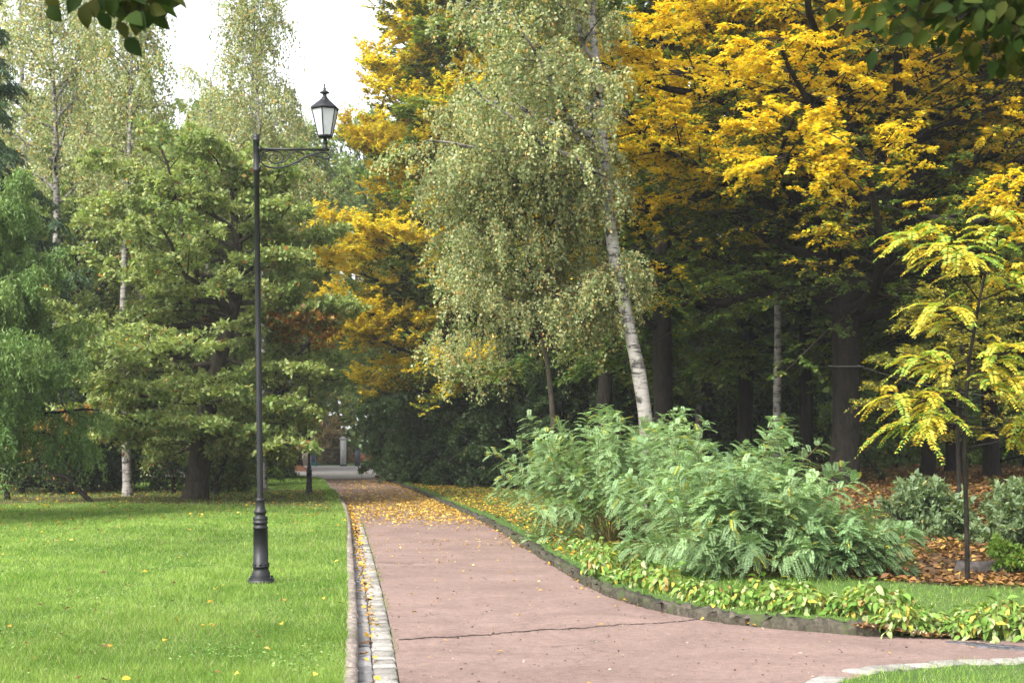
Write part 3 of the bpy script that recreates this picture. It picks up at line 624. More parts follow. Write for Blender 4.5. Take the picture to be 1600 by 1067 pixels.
# ------------------------------------------------------------------ pinnate plants
def pinnate(LV, P0, D, L, pairs, ll, lw, droop, rng, colf, nj=.18, fwd=.35):
    M = len(P0); t = np.linspace(.14, 1, pairs)[None, :, None]*np.ones((M, 1, 1))
    pos = P0[:, None]+D[:, None]*L[:, None, None]*t; pos[..., 2:] -= (np.broadcast_to(droop, (M,))*L)[:, None, None]*t**2
    tan = D[:, None]*1.0-UP*(2*np.broadcast_to(droop, (M,))[:, None, None]*t); tan = nrm(tan)
    S = nrm(np.cross(tan, UP)+1e-6); up = np.cross(S, tan)
    tap = (1-.55*np.abs(t-.45)**1.5*2)
    for sg in (-1, 1):
        A = nrm(S*sg*.9+tan*fwd-UP*.12+rng.normal(0, .10, (M, pairs, 3))); N = nrm(up+rng.normal(0, nj, (M, pairs, 3)))
        c = colf(np.repeat(np.arange(M), pairs), M*pairs)
        LV.leaves(pos.reshape(-1, 3), A.reshape(-1, 3), N.reshape(-1, 3), (ll*tap*np.ones((M, pairs, 1))*rng.uniform(.85, 1.1, (M, pairs, 1))).ravel()*(L.mean()/L.mean()), lw, c, .08)
def silver(name, label, base, H, W, ns, seed, nf=42, lean=0., green=0.):
    rng = np.random.default_rng(seed); base = np.array(base); Wd = MB(); LV = MB(); fp, fd, fl, sid = [], [], [], []
    for k in range(ns):
        f = (k+.5)/ns; az = k*2.4+rng.normal(0, .3); e = math.radians(12+70*f**.8+rng.normal(0, 6))
        L = (W*.5*math.cos(e)+H*.93*math.sin(e)**1.5)*rng.uniform(.72, 1.12)
        d = np.array([math.cos(e)*math.cos(az)+lean, math.cos(e)*math.sin(az), math.sin(e)])
        p0 = base+np.array([math.cos(az), math.sin(az), 0])*rng.uniform(.03, .28)*W*.35; p0[2] = zo(p0[0], p0[1])-.02
        pl = curve(p0, d, L, 10, rng, .07, .03, .10); Wd.tube(pl-base, np.linspace(.009, .002, 11), 5, cap=False)
        n = int(nf*(.6+.5*L/H)); t = rng.uniform(.22, 1, n)**.75; t[:3] = [1, .985, .97]; q = t*10; q0 = np.minimum(q.astype(int), 9); fr = (q-q0)[:, None]
        pp = pl[q0]*(1-fr)+pl[q0+1]*fr; dd = nrm(pl[q0+1]-pl[q0]); a2 = np.arange(n)*2.4+rng.uniform(0, 6)
        s1 = nrm(np.cross(dd, np.array([.3, .2, .9]))); s2 = np.cross(dd, s1)
        out = s1*np.cos(a2)[:, None]+s2*np.sin(a2)[:, None]
        fp.append(pp); fd.append(nrm(out*.85+dd*.6+UP*.18)); fl.append(rng.uniform(.17, .28, n)*(1.1-.35*(t > .96))); sid.append(np.full(n, rng.uniform(0, 1)))
    fp, fd, fl, sid = map(np.concatenate, (fp, fd, fl, sid))
    def colf(i, n): 
        b = mixcol((.15, .26, .115), (.30, .42, .205), np.clip(sid[i]*.6+rng.random(n)*.4, 0, 1))
        if green: b = b*np.array([1, 1.0, 1-.35*green])
        b = b*(.78+.42*np.sin(sid[i]*57.)**2)[:, None]; y = rng.random(len(fp)) < .035; b[y[i]] = np.array([.42, .38, .06]); return b
    pinnate(LV, fp-base, fd, fl, 17, .043, .0125, .40, rng, colf)
    # bare inner stems
    for k in range(22):
        az = rng.uniform(0, 2*PI); e = math.radians(rng.uniform(45, 85)); pl = curve(base+np.array([math.cos(az), math.sin(az), 0])*.2, [math.cos(e)*math.cos(az), math.cos(e)*math.sin(az), math.sin(e)], H*.5, 6, rng, .08); Wd.tube(pl-base, np.linspace(.009, .003, 7), 4, cap=False)
    ee = empty(name, base); tag(ee, label, 'shrub', 'silvery feathery shrubs'); Wd.build('stems', STEM, ee, True); LV.build('foliage', LEAF, ee); return ee
STEM = simple('yellow_green_stem', (.16, .13, .035), .7, 0, .3, 20)
def gpt(px, py): q = GP(px, py, .13); return np.array([q[0], q[1], zo(q[0], q[1])])
silver('feathery_shrub', 'leftmost silvery feathery shrub, rear one with tall shoots leaning over the grass', gpt(955, 838), 1.8, 2.8, 100, 301, lean=-.06)
silver('feathery_shrub', 'middle silvery feathery shrub in front of the slim birch stem', gpt(1120, 856), 1.6, 2.4, 66, 302)
silver('feathery_shrub', 'largest silvery feathery shrub spreading low towards the hostas', gpt(1175, 892), 1.05, 2.3, 84, 303)
silver('feathery_shrub', 'low silvery feathery shrub at the right end reaching over fallen leaves', gpt(1315, 893), .6, 1.4, 34, 304)

# feathery yellow young tree (pinnate leaves) with a thin stem
def feathery_tree():
    rng = np.random.default_rng(401); Y = 15.6; b = np.array([(1512-800)*Y/F, Y, zo((1512-800)*Y/F, Y)])
    Wd = MB(); LV = MB()
    st = np.array([b-UP*.1, P(1510,800,Y), P(1507,720,Y), P(1508,640,Y), P(1515,560,Y), P(1530,470,Y+.2), P(1550,380,Y+.3)])
    Wd.tube(st-b, np.linspace(.028, .013, 7), 8)
    fp, fd, fl = [], [], []
    br_ = [ # pixel polylines of branches (px, py, dY)
     [(1530,470,.2), (1500,430,0), (1460,395,-.1), (1425,370,-.2)], [(1540,420,.2), (1560,380,0), (1552,345,-.1)], [(1520,520,.1), (1490,500,-.1), (1470,480,-.3)],
     [(1515,560,0), (1480,575,-.2), (1440,560,-.3)], [(1508,640,0), (1460,625,-.2), (1400,618,-.4)], [(1508,600,0), (1560,560,.1), (1600,535,.2), (1650,500,.3)],
     [(1508,610,0), (1550,600,-.2), (1590,590,-.4)], [(1530,470,.2), (1580,450,.1), (1620,420,0)], [(1508,650,0), (1470,650,-.3), (1420,660,-.4)], [(1512,590,0), (1545,570,-.3), (1575,545,-.5)],
     [(1540,430,.2), (1500,400,-.3), (1480,385,-.5)], [(1600,535,.2), (1620,590,.1), (1640,640,0)], [(1508,700,0), (1560,690,.2), (1640,650,.4)]]
    for q in br_:
        pl = np.array([P(a, c, Y+dy) for a, c, dy in q]); d = np.r_[0, np.cumsum(np.linalg.norm(np.diff(pl, axis=0), axis=1))]
        u = np.linspace(0, d[-1], 9); p9 = np.stack([np.interp(u, d, pl[:, k]) for k in range(3)], 1); Wd.tube(p9-b, np.linspace(.012, .005, 9), 5, cap=False)
        n = 19; t = np.r_[rng.uniform(.3, 1, n-4), 1, 1, 1, 1]; pp = np.stack([np.interp(t*d[-1], d, pl[:, k]) for k in range(3)], 1)
        dd = nrm(p9[-1]-p9[-3]); a = rng.uniform(0, 2*PI, n); out = np.stack([np.cos(a), np.sin(a), np.zeros(n)], 1)
        fp.append(pp); fd.append(nrm(out*.9+dd*.7+UP*rng.uniform(.0, .4, (n, 1)))); fl.append(rng.uniform(.36, .56, n))
    fp, fd, fl = map(np.concatenate, (fp, fd, fl)); tone = rng.uniform(0, 1, len(fp)); LN = len(fp)
    Wd.twigs(fp-b, fd, fl, .004, .75)
    def colf(i, n):
        t = np.clip(tone[i]*.8+rng.random(n)*.45, 0, 1); c = mixcol((.24, .37, .055), (.58, .46, .045), sm((t-.3)/.6)); c = c*rng.uniform(.8, 1.15, (n, 1))
        o = rng.random(n) < .1; c[o] = np.array([.6, .36, .04]); return c
    pinnate(LV, fp-b, fd, fl, 20, .078, .022, .62, rng, colf, .6, .5)
    e = empty('feathery_tree', b); tag(e, 'thin stemmed young tree with long yellow feathery leaves at the right edge', 'tree'); Wd.build('trunk', BARK, e, True); LV.build('crown', LEAF, e)
feathery_tree()

# ------------------------------------------------------------------ broad leaves (hosta, overhanging branches)
def broad(LV, pos, A, N, l, w, bend, col, segs=4):
    """curved ovate leaves with a fold along the middle"""
    M = len(pos); A = nrm(A); B = nrm(np.cross(N, A)); N = np.cross(A, B); t = np.linspace(0, 1, segs+1)
    wid = np.sin(PI*np.clip(t, 0, 1)**.8)*.5; wid[0] = .05; wid[-1] = .01
    l = np.broadcast_to(l, (M,)); w = np.broadcast_to(w, (M,)); bend = np.broadcast_to(bend, (M,))
    ang = bend[:, None]*t[None]; dx = np.cumsum(np.cos(ang), 1)-np.cos(ang)[:, :1]; dz = -(np.cumsum(np.sin(ang), 1)-np.sin(ang)[:, :1])
    mid = pos[:, None]+A[:, None]*(dx*l[:, None]/segs)[..., None]+N[:, None]*(dz*l[:, None]/segs)[..., None]
    nn = N[:, None]*np.cos(ang)[..., None]+A[:, None]*np.sin(ang)[..., None]
    lf = mid+B[:, None]*(wid*w[:, None])[..., None]+nn*(wid*w[:, None]*.35)[..., None]; rt_ = mid-B[:, None]*(wid*w[:, None])[..., None]+nn*(wid*w[:, None]*.35)[..., None]
    v = np.stack([lf, mid, rt_], 2); k = (np.arange(M)*(segs+1)*3)[:, None, None]+(np.arange(segs)*3)[None, :, None]+np.arange(2)[None, None]
    f = np.stack([k, k+3, k+4, k+1], -1).reshape(-1, 4); LV.add(v, f, np.repeat(np.asarray(col), segs*2, 0))
HOSTA = leaf_mat('hosta_leaf', .3, .6, .2)
def hosta(seed, tone):
    rng = np.random.default_rng(seed); LV = MB(); n = 135; az = np.arange(n)*2.4+rng.normal(0, .3, n); f = np.sqrt((np.arange(n)+.5)/n)
    r = .04+.15*f*rng.uniform(.7, 1.2, n); z = .20-.13*f**2+rng.normal(0, .035, n)
    o = np.stack([np.cos(az), np.sin(az), 0*az], 1); pos = o*r[:, None]+UP*z[:, None]
    A = nrm(o+UP*(.55-.9*f)[:, None]+rng.normal(0, .42, (n, 3))); N = nrm(UP*.9+rng.normal(0, .35, (n, 3)))
    c = palette([(.10, .19, .03), (.17, .27, .055), (.29, .34, .15), (.44, .37, .06), (.30, .20, .07)], rng, n, [[.38, .34, .18, .07, .03], [.28, .32, .18, .15, .07], [.48, .32, .14, .04, .02]][tone])
    broad(LV, pos, A, N, rng.uniform(.06, .125, n), rng.uniform(.028, .06, n), rng.uniform(.5, 1.9, n), c)
    ST = MB(); ST.twigs(o*.02, nrm(pos-o*.02), np.linalg.norm(pos, axis=1), .004, 0.0, (.25, .33, .08))
    e = empty('hosta_plant', (0, 0, 0)); LV.build('leaves', HOSTA, e); ST.build('stalks', HOSTA, e); return e
hl = [(902,868), (925,872), (915,884), (945,886), (940,902), (968,897), (978,916), (1000,905), (1012,922), (1030,912), (1048,934), (1068,925), (1085,943), (1108,938), (1135,950), (1165,952), (1192,946), (1215,957), (1240,950), (1265,962), (1292,956), (1318,966), (1345,958), (1365,970), (1388,962), (1405,984), (1420,968), (1445,986), (1462,974), (1490,988), (1512,978), (1535,990), (1556,972), (1580,986), (1602,976), (1625,990)]
ordn = 'first second third fourth fifth sixth seventh eighth ninth tenth eleventh twelfth thirteenth fourteenth fifteenth sixteenth seventeenth eighteenth nineteenth twentieth'.split()
protos = [hosta(500+k, k % 3) for k in range(3)]; rh = np.random.default_rng(9)
n_h = len(hl); first = [True]*3
for k, (px, py) in enumerate(hl):
    q = GP(px+rh.uniform(-9, 9), py-6+rh.uniform(-5, 3), .08); j = k % 3 if not 30 < k < 34 else 1
    if first[j]: o = protos[j]; first[j] = False
    else: o = copy_tree(protos[j])
    s = rh.uniform(.62, 1.02); o.location = (q[0], q[1], zo(q[0], q[1])-.01); o.rotation_euler = (0, 0, rh.uniform(0, 6.28)); o.scale = (s, s, s*rh.uniform(.85, 1.15))
    if k < 18: lb = ordn[k]+' hosta clump along the stone kerb, counted from its far end by the shrubs'
    else: lb = ordn[n_h-1-k]+' hosta clump along the bed, counted from the right edge of the picture'
    tag(o, lb, 'plant', 'hostas along the kerb')

# overhanging branches near the camera, growing from trunks outside the frame
BEECH = leaf_mat('beech_leaf', .5, .7, .08)
def overhang(label, trunk_xy, hub, sprays, seed, size, cols, n_each):
    rng = np.random.default_rng(seed); Wd = MB(); LV = MB(); b = np.array([trunk_xy[0], trunk_xy[1], zo(*trunk_xy)])
    tp = b+np.array([0, 0, 6.5]); hub = np.array(hub); Wd.tube(np.array([b-UP*.1, b+UP*2, b+UP*4, tp])-b, [.2, .17, .14, .08], 12)
    s0 = b+UP*3.0; Wd.tube(np.array([s0, s0*.5+hub*.5+UP*.35, hub])-b, [.05, .03, .016], 8)
    for spr in sprays:
        pl = np.array([hub]+[P(*q) for q in spr]); d = np.r_[0, np.cumsum(np.linalg.norm(np.diff(pl, axis=0), axis=1))]
        u = np.linspace(0, d[-1], 12); p = np.stack([np.interp(u, d, pl[:, k]) for k in range(3)], 1)+rng.normal(0, .006, (12, 3)); Wd.tube(p-b, np.linspace(.008, .0022, 12), 5, cap=False)
        n = int(n_each*1.7); L0 = np.linalg.norm(pl[1]-pl[0])/d[-1]; t = np.linspace(L0*.8, 1, n); c = np.stack([np.interp(t*d[-1], d, pl[:, k]) for k in range(3)], 1)
        dd = nrm(p[-1]-p[-4]); sg = np.where(np.arange(n) % 2, 1, -1)[:, None]; sd = nrm(np.cross(dd, np.array([0, 1., 0])))
        off = rng.normal(0, .05, (n, 3)); A = nrm(dd*.5+sd*sg*.6+rng.normal(0, .35, (n, 3))-UP*.6); N = nrm(np.array([0, -1., 0])+rng.normal(0, .5, (n, 3))+UP*.3)
        Wd.twigs(c-b, nrm(off+1e-6), np.linalg.norm(off, axis=1), .0015, 0.0)
        broad(LV, c+off-b, A, N, size*rng.uniform(.75, 1.15, n), size*.62*rng.uniform(.85, 1.1, n), rng.uniform(.1, .8, n), palette(cols, rng, n))
    e = empty('overhanging_tree', b); tag(e, label, 'tree'); Wd.build('trunk', BARK, e, True); LV.build('crown', BEECH, e)
Yn = 5.4
spr = []
rs = np.random.default_rng(77)
for (x0, y0, x1, y1) in ((1640,-60,1320,20), (1640,-60,1360,45), (1640,-70,1400,10), (1640,-50,1400,55), (1640,-50,1440,40), (1650,-60,1460,-10), (1640,-40,1470,62), (1640,-40,1500,35), (1640,-30,1520,70), (1650,-20,1545,95), (1650,0,1575,112), (1660,-10,1560,20), (1660,10,1590,60), (1680,-60,1380,-20), (1680,-60,1500,0), (1660,20,1610,110)):
    dy = rs.uniform(-.35, .35); spr.append([((x0*.6+x1*.4), (y0*.6+y1*.4)-14, Yn+dy), ((x0*.25+x1*.75), (y0*.25+y1*.75)-10, Yn+dy), (x1, y1-8, Yn+dy)])
overhang('dark green overhanging leafy branch reaching in at the top right corner', (3.6, 5.6), P(1700, -70, 5.4), spr, 601, .068, [(.028, .05, .009), (.02, .036, .008), (.045, .065, .012), (.055, .06, .012)], 22)
spr = [[(150,-60,5.2), (175,-30,5.2), (185,5,5.2)], [(130,-60,5.2), (190,-20,5.2), (200,18,5.2)], [(150,-60,5.3), (215,-15,5.3), (250,14,5.3)], [(150,-50,5.1), (205,-20,5.1), (225,22,5.1)], [(160,-60,5.2), (230,-30,5.2), (262,-4,5.2)], [(110,-60,5.3), (130,-45,5.3), (150,-28,5.3)]]
overhang('small dark leafy sprig hanging in front of white sky at the top left', (-3.4, 5.6), P(60, -110, 5.2), spr, 602, .088, [(.03, .05, .01), (.022, .04, .01), (.05, .055, .013)], 12)

# ------------------------------------------------------------------ small leaning stems by the lawn
def leaning(label, pts, Y, r, seed):
    rng = np.random.default_rng(seed); pl = np.array([P(a, c, Y) for a, c in pts]); b = pl[0].copy(); b[2] = zo(b[0], b[1]); pl[0] = b-UP*.05
    W = MB(); d = np.r_[0, np.cumsum(np.linalg.norm(np.diff(pl, axis=0), axis=1))]; u = np.linspace(0, d[-1], 12); p = np.stack([np.interp(u, d, pl[:, k]) for k in range(3)], 1)
    W.tube(p-b, np.linspace(r, r*.35, 12), 8); LV = MB(); n = 500; q = rng.integers(4, 12, n)
    pos = p[q]+rng.normal(0, .28, (n, 3)); LV.leaves(pos-b, rng.normal(0, 1, (n, 3)), nrm(UP+rng.normal(0, .5, (n, 3))), .09, .05, palette([(.05, .09, .03), (.09, .13, .05), (.3, .17, .05)], rng, n, [.5, .4, .1]))
    W.twigs(p[q[:60]]-b, nrm(pos[:60]-p[q[:60]]), np.linalg.norm(pos[:60]-p[q[:60]], axis=1), .008, 0.)
    e = empty('leaning_tree', b); tag(e, label, 'tree', 'small bent trees under the foliage on the left'); W.build('trunk', BARK, e, True); LV.build('crown', LEAF, e)
leaning('small bent dark tree stem arching off the left edge', [(12,783), (8,755), (-8,735), (-30,720)], 37, .09, 701)
leaning('crooked leaning dark stem with a stub on the grass left of the birch', [(146,796), (128,770), (105,745), (75,740), (50,700)], 36, .07, 702)
leaning('thin crooked tree stem between the birch and the oak trunk', [(272,772), (270,745), (262,720), (240,690)], 42, .07, 703)
leaning('forked little tree stem just right of the oak trunk', [(338,776), (336,752), (350,725), (362,700)], 40, .07, 704)
leaning('little tree stem behind the gap between oak and lamp post', [(356,768), (362,745), (378,720), (384,690)], 47, .06, 705)
leaning('dark bare stems bending right of the hornbeam trunk', [(1386,762), (1372,735), (1352,715), (1340,700)], 33, .08, 706)

# ------------------------------------------------------------------ street lamps
LG_ = mat('frosted_glass'); GLASS = LG_[0]; LG_[2].inputs['Base Color'].default_value = (.6, .62, .63, 1); LG_[2].inputs['Roughness'].default_value = .25; LG_[2].inputs['Transmission Weight'].default_value = .55; LG_[2].inputs['IOR'].default_value = 1.15
BULB = simple('bulb', (.75, .74, .7), .3, 0, .02)
def lamp(loc, rz, label):
    e = empty('street_lamp', loc, rz); tag(e, label, 'street lamp', 'lamp posts on the lawn')
    m = MB(); m.box((0, 0, .025), (.27, .27, .07)); m.box((0, 0, .066), (.24, .24, .012))
    m.lathe([(.105, .07), (.105, .125), (.088, .15), (.088, .185), (.096, .19), (.096, .2), (.086, .205), (.080, .60), (.088, .605), (.088, .618), (.076, .622), (.078, .655), (.088, .66), (.088, .673), (.076, .677), (.084, .70), (.084, .725), (.058, .735), (.056, .755), (.073, .77), (.073, .785), (.06, .80), (.05, .83), (.045, .89), (.05, .90), (.05, .925), (.034, .93)], 8, rot=PI/8)
    for k in range(8):       # raised ribs with rounded feet on the eight faces
        a = k*PI/4; m.box((.082*math.cos(a), .082*math.sin(a), .222), (.014, .034, .03), a, taper=.4)
    for sx in (-1, 1):
        for sy in (-1, 1): m.lathe([(.014, .07), (.014, .085), (.0, .09)], 6, (sx*.11, sy*.11, 0))
    m.build('base', IRON, e)
    p = MB(); p.lathe([(.034, .93), (.030, 2.6), (.028, 4.43), (.036, 4.435), (.036, 4.455), (.034, 4.46), (.034, 4.76), (.04, 4.765), (.04, 4.775), (.034, 4.78), (.039, 4.80), (.033, 4.825), (.015, 4.84), (0, 4.843)], 16); p.build('pole', IRON, e, True)
    a = MB(); a.box((.40, 0, 4.675), (.76, .032, .022)); a.box((.04, 0, 4.675), (.03, .06, .05)); a.box((.035, 0, 4.475), (.02, .05, .06))
    arm = a.build('bracket_arm', IRON, e)
    s = MB()
    def Q(x, y): return np.array([(x-130)/6.67*.00688+.0, 0, 4.675-(y-727)/6.67*.00688])
    def sp(pts, r=.0085):
        pts = np.array([Q(*q) for q in pts]); n = len(pts); t = np.linspace(0, n-1, n*7); o = np.zeros((len(t), 3))
        for k, tt in enumerate(t):
            i = min(int(tt), n-2); f = tt-i; p0, p1, p2, p3 = pts[max(i-1, 0)], pts[i], pts[i+1], pts[min(i+2, n-1)]
            o[k] = .5*((2*p1)+(-p0+p2)*f+(2*p0-5*p1+4*p2-p3)*f*f+(-p0+3*p1-3*p2+p3)*f**3)
        s.tube(o, r, 6)
    sp([(175,850), (180,790), (225,752), (300,745), (370,760), (405,800), (395,850), (350,872), (300,868), (262,840), (262,800), (300,785), (340,795), (345,825), (325,822)])
    sp([(350,870), (410,860), (455,820), (490,770), (550,750), (605,762), (625,800), (600,832), (560,825), (545,795), (560,790)])
    sp([(175,855), (200,890), (260,915), (360,920), (450,900), (540,860), (620,810), (700,780), (780,757), (850,757), (888,785), (870,818), (820,815), (760,795), (700,790)], .011)
    sp([(345,875), (355,890), (345,912)], .009); s.build('scroll', IRON, arm, True)
    # lantern
    X = .735; L = empty('lantern', (X, 0, 0)); L.parent = e
    f = MB(); f.lathe([(.022, 4.665), (.03, 4.70), (.03, 4.71), (.022, 4.715), (.022, 4.74), (.03, 4.745), (.03, 4.755), (.02, 4.76), (.02, 4.81)], 12, (0, 0, 0)); f.build('stem', IRON, L, True)
    z0, z1, r0, r1 = 4.825, 5.115, .082, .148; fr = MB()
    fr.lathe([(0, z0-.022), (.078, z0-.02), (.086, z0-.008), (.086, z0+.006), (.076, z0+.008)], 6, rot=.3); fr.lathe([(r1-.006, z1-.012), (r1+.006, z1-.01), (r1+.012, z1+.008), (r1-.01, z1+.012)], 6, rot=.3)
    gl = MB()
    for k in range(6):
        a = .3+k*PI/3; fr.tube([(r0*math.cos(a), r0*math.sin(a), z0), (r1*math.cos(a), r1*math.sin(a), z1)], .006, 4)
        b = a+PI/3; s0, s1 = r0*.97, r1*.965
        v = np.array([[s0*math.cos(a), s0*math.sin(a), z0+.006], [s0*math.cos(b), s0*math.sin(b), z0+.006], [s1*math.cos(b), s1*math.sin(b), z1-.012], [s1*math.cos(a), s1*math.sin(a), z1-.012]])
        c = (v[0]+v[1])/2; c[2] = 0; inn = v-nrm(c)*.004; gl.add(np.vstack([v, inn]), [[0, 1, 2, 3], [7, 6, 5, 4]])
    fr.build('frame', IRON, L); gl.build('glass', GLASS, L)
    rf = MB(); rf.lathe([(r1+.016, z1+.006), (r1+.012, z1+.014), (.085, z1+.075), (.05, z1+.10), (.052, z1+.108), (.036, z1+.112), (.034, z1+.125)], 6, rot=.3); rf.lathe([(.034, z1+.12), (.022, z1+.14), (.024, z1+.15), (.02, z1+.165), (.055, z1+.172), (.052, z1+.18), (.022, z1+.20), (.012, z1+.21), (.018, z1+.222), (.008, z1+.235), (.006, z1+.25), (.011, z1+.258), (.0, z1+.28)], 12); rf.build('roof', IRON, L)
    bb = MB(); bb.lathe([(.012, z0), (.016, z0+.05), (.034, z0+.10), (.03, z0+.14), (0, z0+.16)], 10); bb.build('bulb', BULB, L, True)
    return e
q = GP(408, 911, .075); l1 = lamp((q[0], q[1], q[2]-.012), math.radians(7), 'tall black lamp post with glass lantern on scrolled bracket, near one on the lawn'); l1.rotation_euler[1] = math.radians(-.62); l1.scale = (.957,)*3
q = GP(483, 772, .075); l2 = copy_tree(l1); tag(l2, 'small looking distant black lamp post beside the curve of the path'); l2.location = (q[0], q[1], q[2]-.012); l2.rotation_euler = (0, 0, math.radians(200))

# ------------------------------------------------------------------ gate and things at the end of the path
Yg = 96.; gz = lambda y: EYE-(y-HOR)*Yg/F; gxx = lambda x: (x-800)*Yg/F
z0 = .0
g = empty('iron_gate', (gxx(495), Yg, 0)); tag(g, 'dark iron bar gate standing across the end of the path', 'gate')
m = MB(); w = gxx(532)-gxx(495)
for k in range(21): m.tube([(w*k/20, 0, .08), (w*k/20, 0, 1.12+.06*math.sin(k/20*PI))], .016, 5)
m.build('bars', IRON, g)
m = MB(); m.box((w/2, 0, .12), (w, .05, .05)); m.box((w/2, 0, 1.0), (w, .05, .05)); m.box((0, 0, .58), (.06, .06, 1.2)); m.box((w, 0, .58), (.06, .06, 1.2)); m.build('gate_frame', IRON, g)
CONC = simple('pale_concrete', (.38, .37, .355), .9, 0, .15, 3); 
g = empty('gate_pillar', (gxx(536.5), Yg, 0)); tag(g, 'pale square concrete gate pillar right of the iron gate', 'pillar')
m = MB(); m.box((0, 0, .84), (.34, .34, 1.68)); m.build('shaft', CONC, g); m = MB(); m.box((0, 0, 1.72), (.42, .42, .08)); m.box((0, 0, 1.80), (.3, .3, .08), taper=.5); m.build('cap', CONC, g); m = MB(); m.box((0, 0, .05), (.40, .40, .1)); m.build('foot', IRON, g)
g = empty('metal_post', (gxx(558.5), Yg, 0)); tag(g, 'dark blue grey metal gate post in front of the hedge', 'post'); m = MB(); m.box((0, 0, .52), (.3, .2, 1.04)); m.build('shaft', simple('slate_paint', (.03, .035, .05), .5), g); m = MB(); m.box((0, 0, 1.06), (.34, .24, .05)); m.build('cap', IRON, g)
TEAL = simple('teal_paint', (.03, .26, .22), .6); 
g = empty('kiosk', (gxx(454.5), Yg+2, 0)); tag(g, 'teal green kiosk behind the far end of the lawn', 'kiosk'); m = MB(); m.box((0, 0, .72), (.55, .5, 1.44)); m.build('cabin', TEAL, g); m = MB(); m.box((0, 0, 1.47), (.66, .62, .08)); m.build('roof', simple('teal_dark', (.02, .15, .13), .6), g); m = MB(); m.box((.0, -.262, .6), (.3, .03, 1.1)); m.build('door', TEAL, g)
g = empty('sign_panel', (gxx(491), Yg-.4, 0)); tag(g, 'narrow upright blue panel left of the iron gate', 'panel'); m = MB(); m.box((0, 0, .65), (.2, .05, 1.1)); m.build('board', simple('blue_paint', (.03, .06, .16), .5), g); m = MB(); [m.box((s*.11, 0, .62), (.02, .06, 1.24)) for s in (-1, 1)]; m.build('frame', IRON, g)
m = MB(); 
for k in range(9): m.box((k*.07, 0, .12), (.012, .012, .24))
m.box((.28, 0, .22), (.6, .02, .02)); m.box((.28, 0, .05), (.6, .02, .02)); g = m.build('low_fence', TEAL); g.location = (gxx(486), Yg-1, 0); tag(g, 'low green metal edging fence in front of the iron gate', 'fence')
WALLM = simple('pale_stone_wall', (.30, .25, .2), .9, 0, .3, 4)
g = empty('stone_wall', (gxx(472), Yg+1.5, 0)); tag(g, 'pale brown stone wall between the kiosk and the blue panel', 'wall'); m = MB(); m.box((0, 0, .5), (.85, .3, 1.0)); m.build('wall', WALLM, g); m = MB(); m.box((0, 0, 1.03), (.95, .4, .07)); m.build('coping', CONC, g)
g = empty('brick_wall', (gxx(548), Yg+7, 0)); tag(g, 'low orange brick wall seen between the gate pillar and dark post', 'wall'); m = MB(); m.box((0, 0, .35), (4.4, .3, .7), col=(1, 1, 1)); m.build('wall', simple('orange_brick', (.28, .12, .06), .9, 0, .3, 6), g); m = MB(); m.box((0, 0, .73), (4.5, .36, .05)); m.build('coping', CONC, g)
m = MB(); rng = np.random.default_rng(5); th = np.linspace(0, 2*PI, 17)[:-1]
m.lathe([(.62, -.05), (.55, .08), (.38, .2), (.18, .28), (.0, .3)], 16); g = m.build('soil_heap', simple('orange_soil', (.25, .11, .055), .95, 0, .4, 8), smooth=True); g.location = (gxx(472)*.85, 80, 0); g.scale = (1, .7, 1); tag(g, 'low heap of orange brown soil beside the crossing path', 'soil heap')
m = MB(); m.lathe([(.07, 0), (.07, .3), (.05, .34), (0, .36)], 10); g = m.build('bollard', CONC, smooth=True); g.location = ((459-800)*71/F, 71, 0); tag(g, 'small white bollard at the lawn edge by the crossing path', 'bollard')
# pale building beyond the trees
g = empty('building', ((452-800)*118/F, 118, 0)); tag(g, 'white building glimpsed through the foliage beyond the kiosk', 'building')
m = MB(); m.box((0, 0, 2.0), (5, 5, 4)); m.build('wall', simple('white_render', (.75, .74, .7), .9, 0, .06, 2), g)
m = MB(); v = np.array([[-2.9,-2.9,4],[2.9,-2.9,4],[2.9,2.9,4],[-2.9,2.9,4],[0,-1,5.4],[0,1,5.4]]); m.add(v, [[0,3,2,1],[1,2,5,4],[3,0,4,5]]); m.add(v, [[0,1,4],[2,3,5]]); m.build('roof', simple('roof_tile', (.2, .09, .06), .9), g)
for xx in (-1.4, 0, 1.4):
    m = MB(); m.box((xx, -2.51, 2.3), (.8, .06, 1.1)); wdo = m.build('window', simple('window_glass', (.05, .06, .07), .15), g)
    m = MB(); m.box((xx, -2.53, 1.7), (.95, .12, .06)); m.build('sill', CONC, wdo)

# rope round the hornbeam trunk
m = MB(); a = np.linspace(0, 2*PI, 25); cxr = P(1321, 572, 29.5)
m.tube(np.stack([cxr[0]+.34*np.cos(a), 29.5+.34*np.sin(a), cxr[2]+.02*np.sin(a)], 1), .012, 6)
pa, pb = P(1340, 570, 29.3), P(1640, 622, 28.5); t = np.linspace(0, 1, 20)[:, None]; r_ = pa+(pb-pa)*t; r_[:, 2] -= (.18*4*t*(1-t)).ravel(); m.tube(r_, .007, 5)
e_ = m.build('rope', simple('pale_rope', (.16, .155, .135), .8)); tag(e_, 'thin pale rope tied round the hornbeam trunk and running right', 'rope')
# stone ledge at the right edge by the hollow
m = MB(); kerb(m, np.array([[4.95, 17.0], [6.2, 16.6], [7.4, 16.4]]), .3, .18, .9, rg, (.07, .06, .055), .01, -1, .01, 0)
ST_ = m.build('stone_ledge', STONE); tag(ST_, 'low grey stone ledge in the fallen leaves at the right edge', 'ledge')

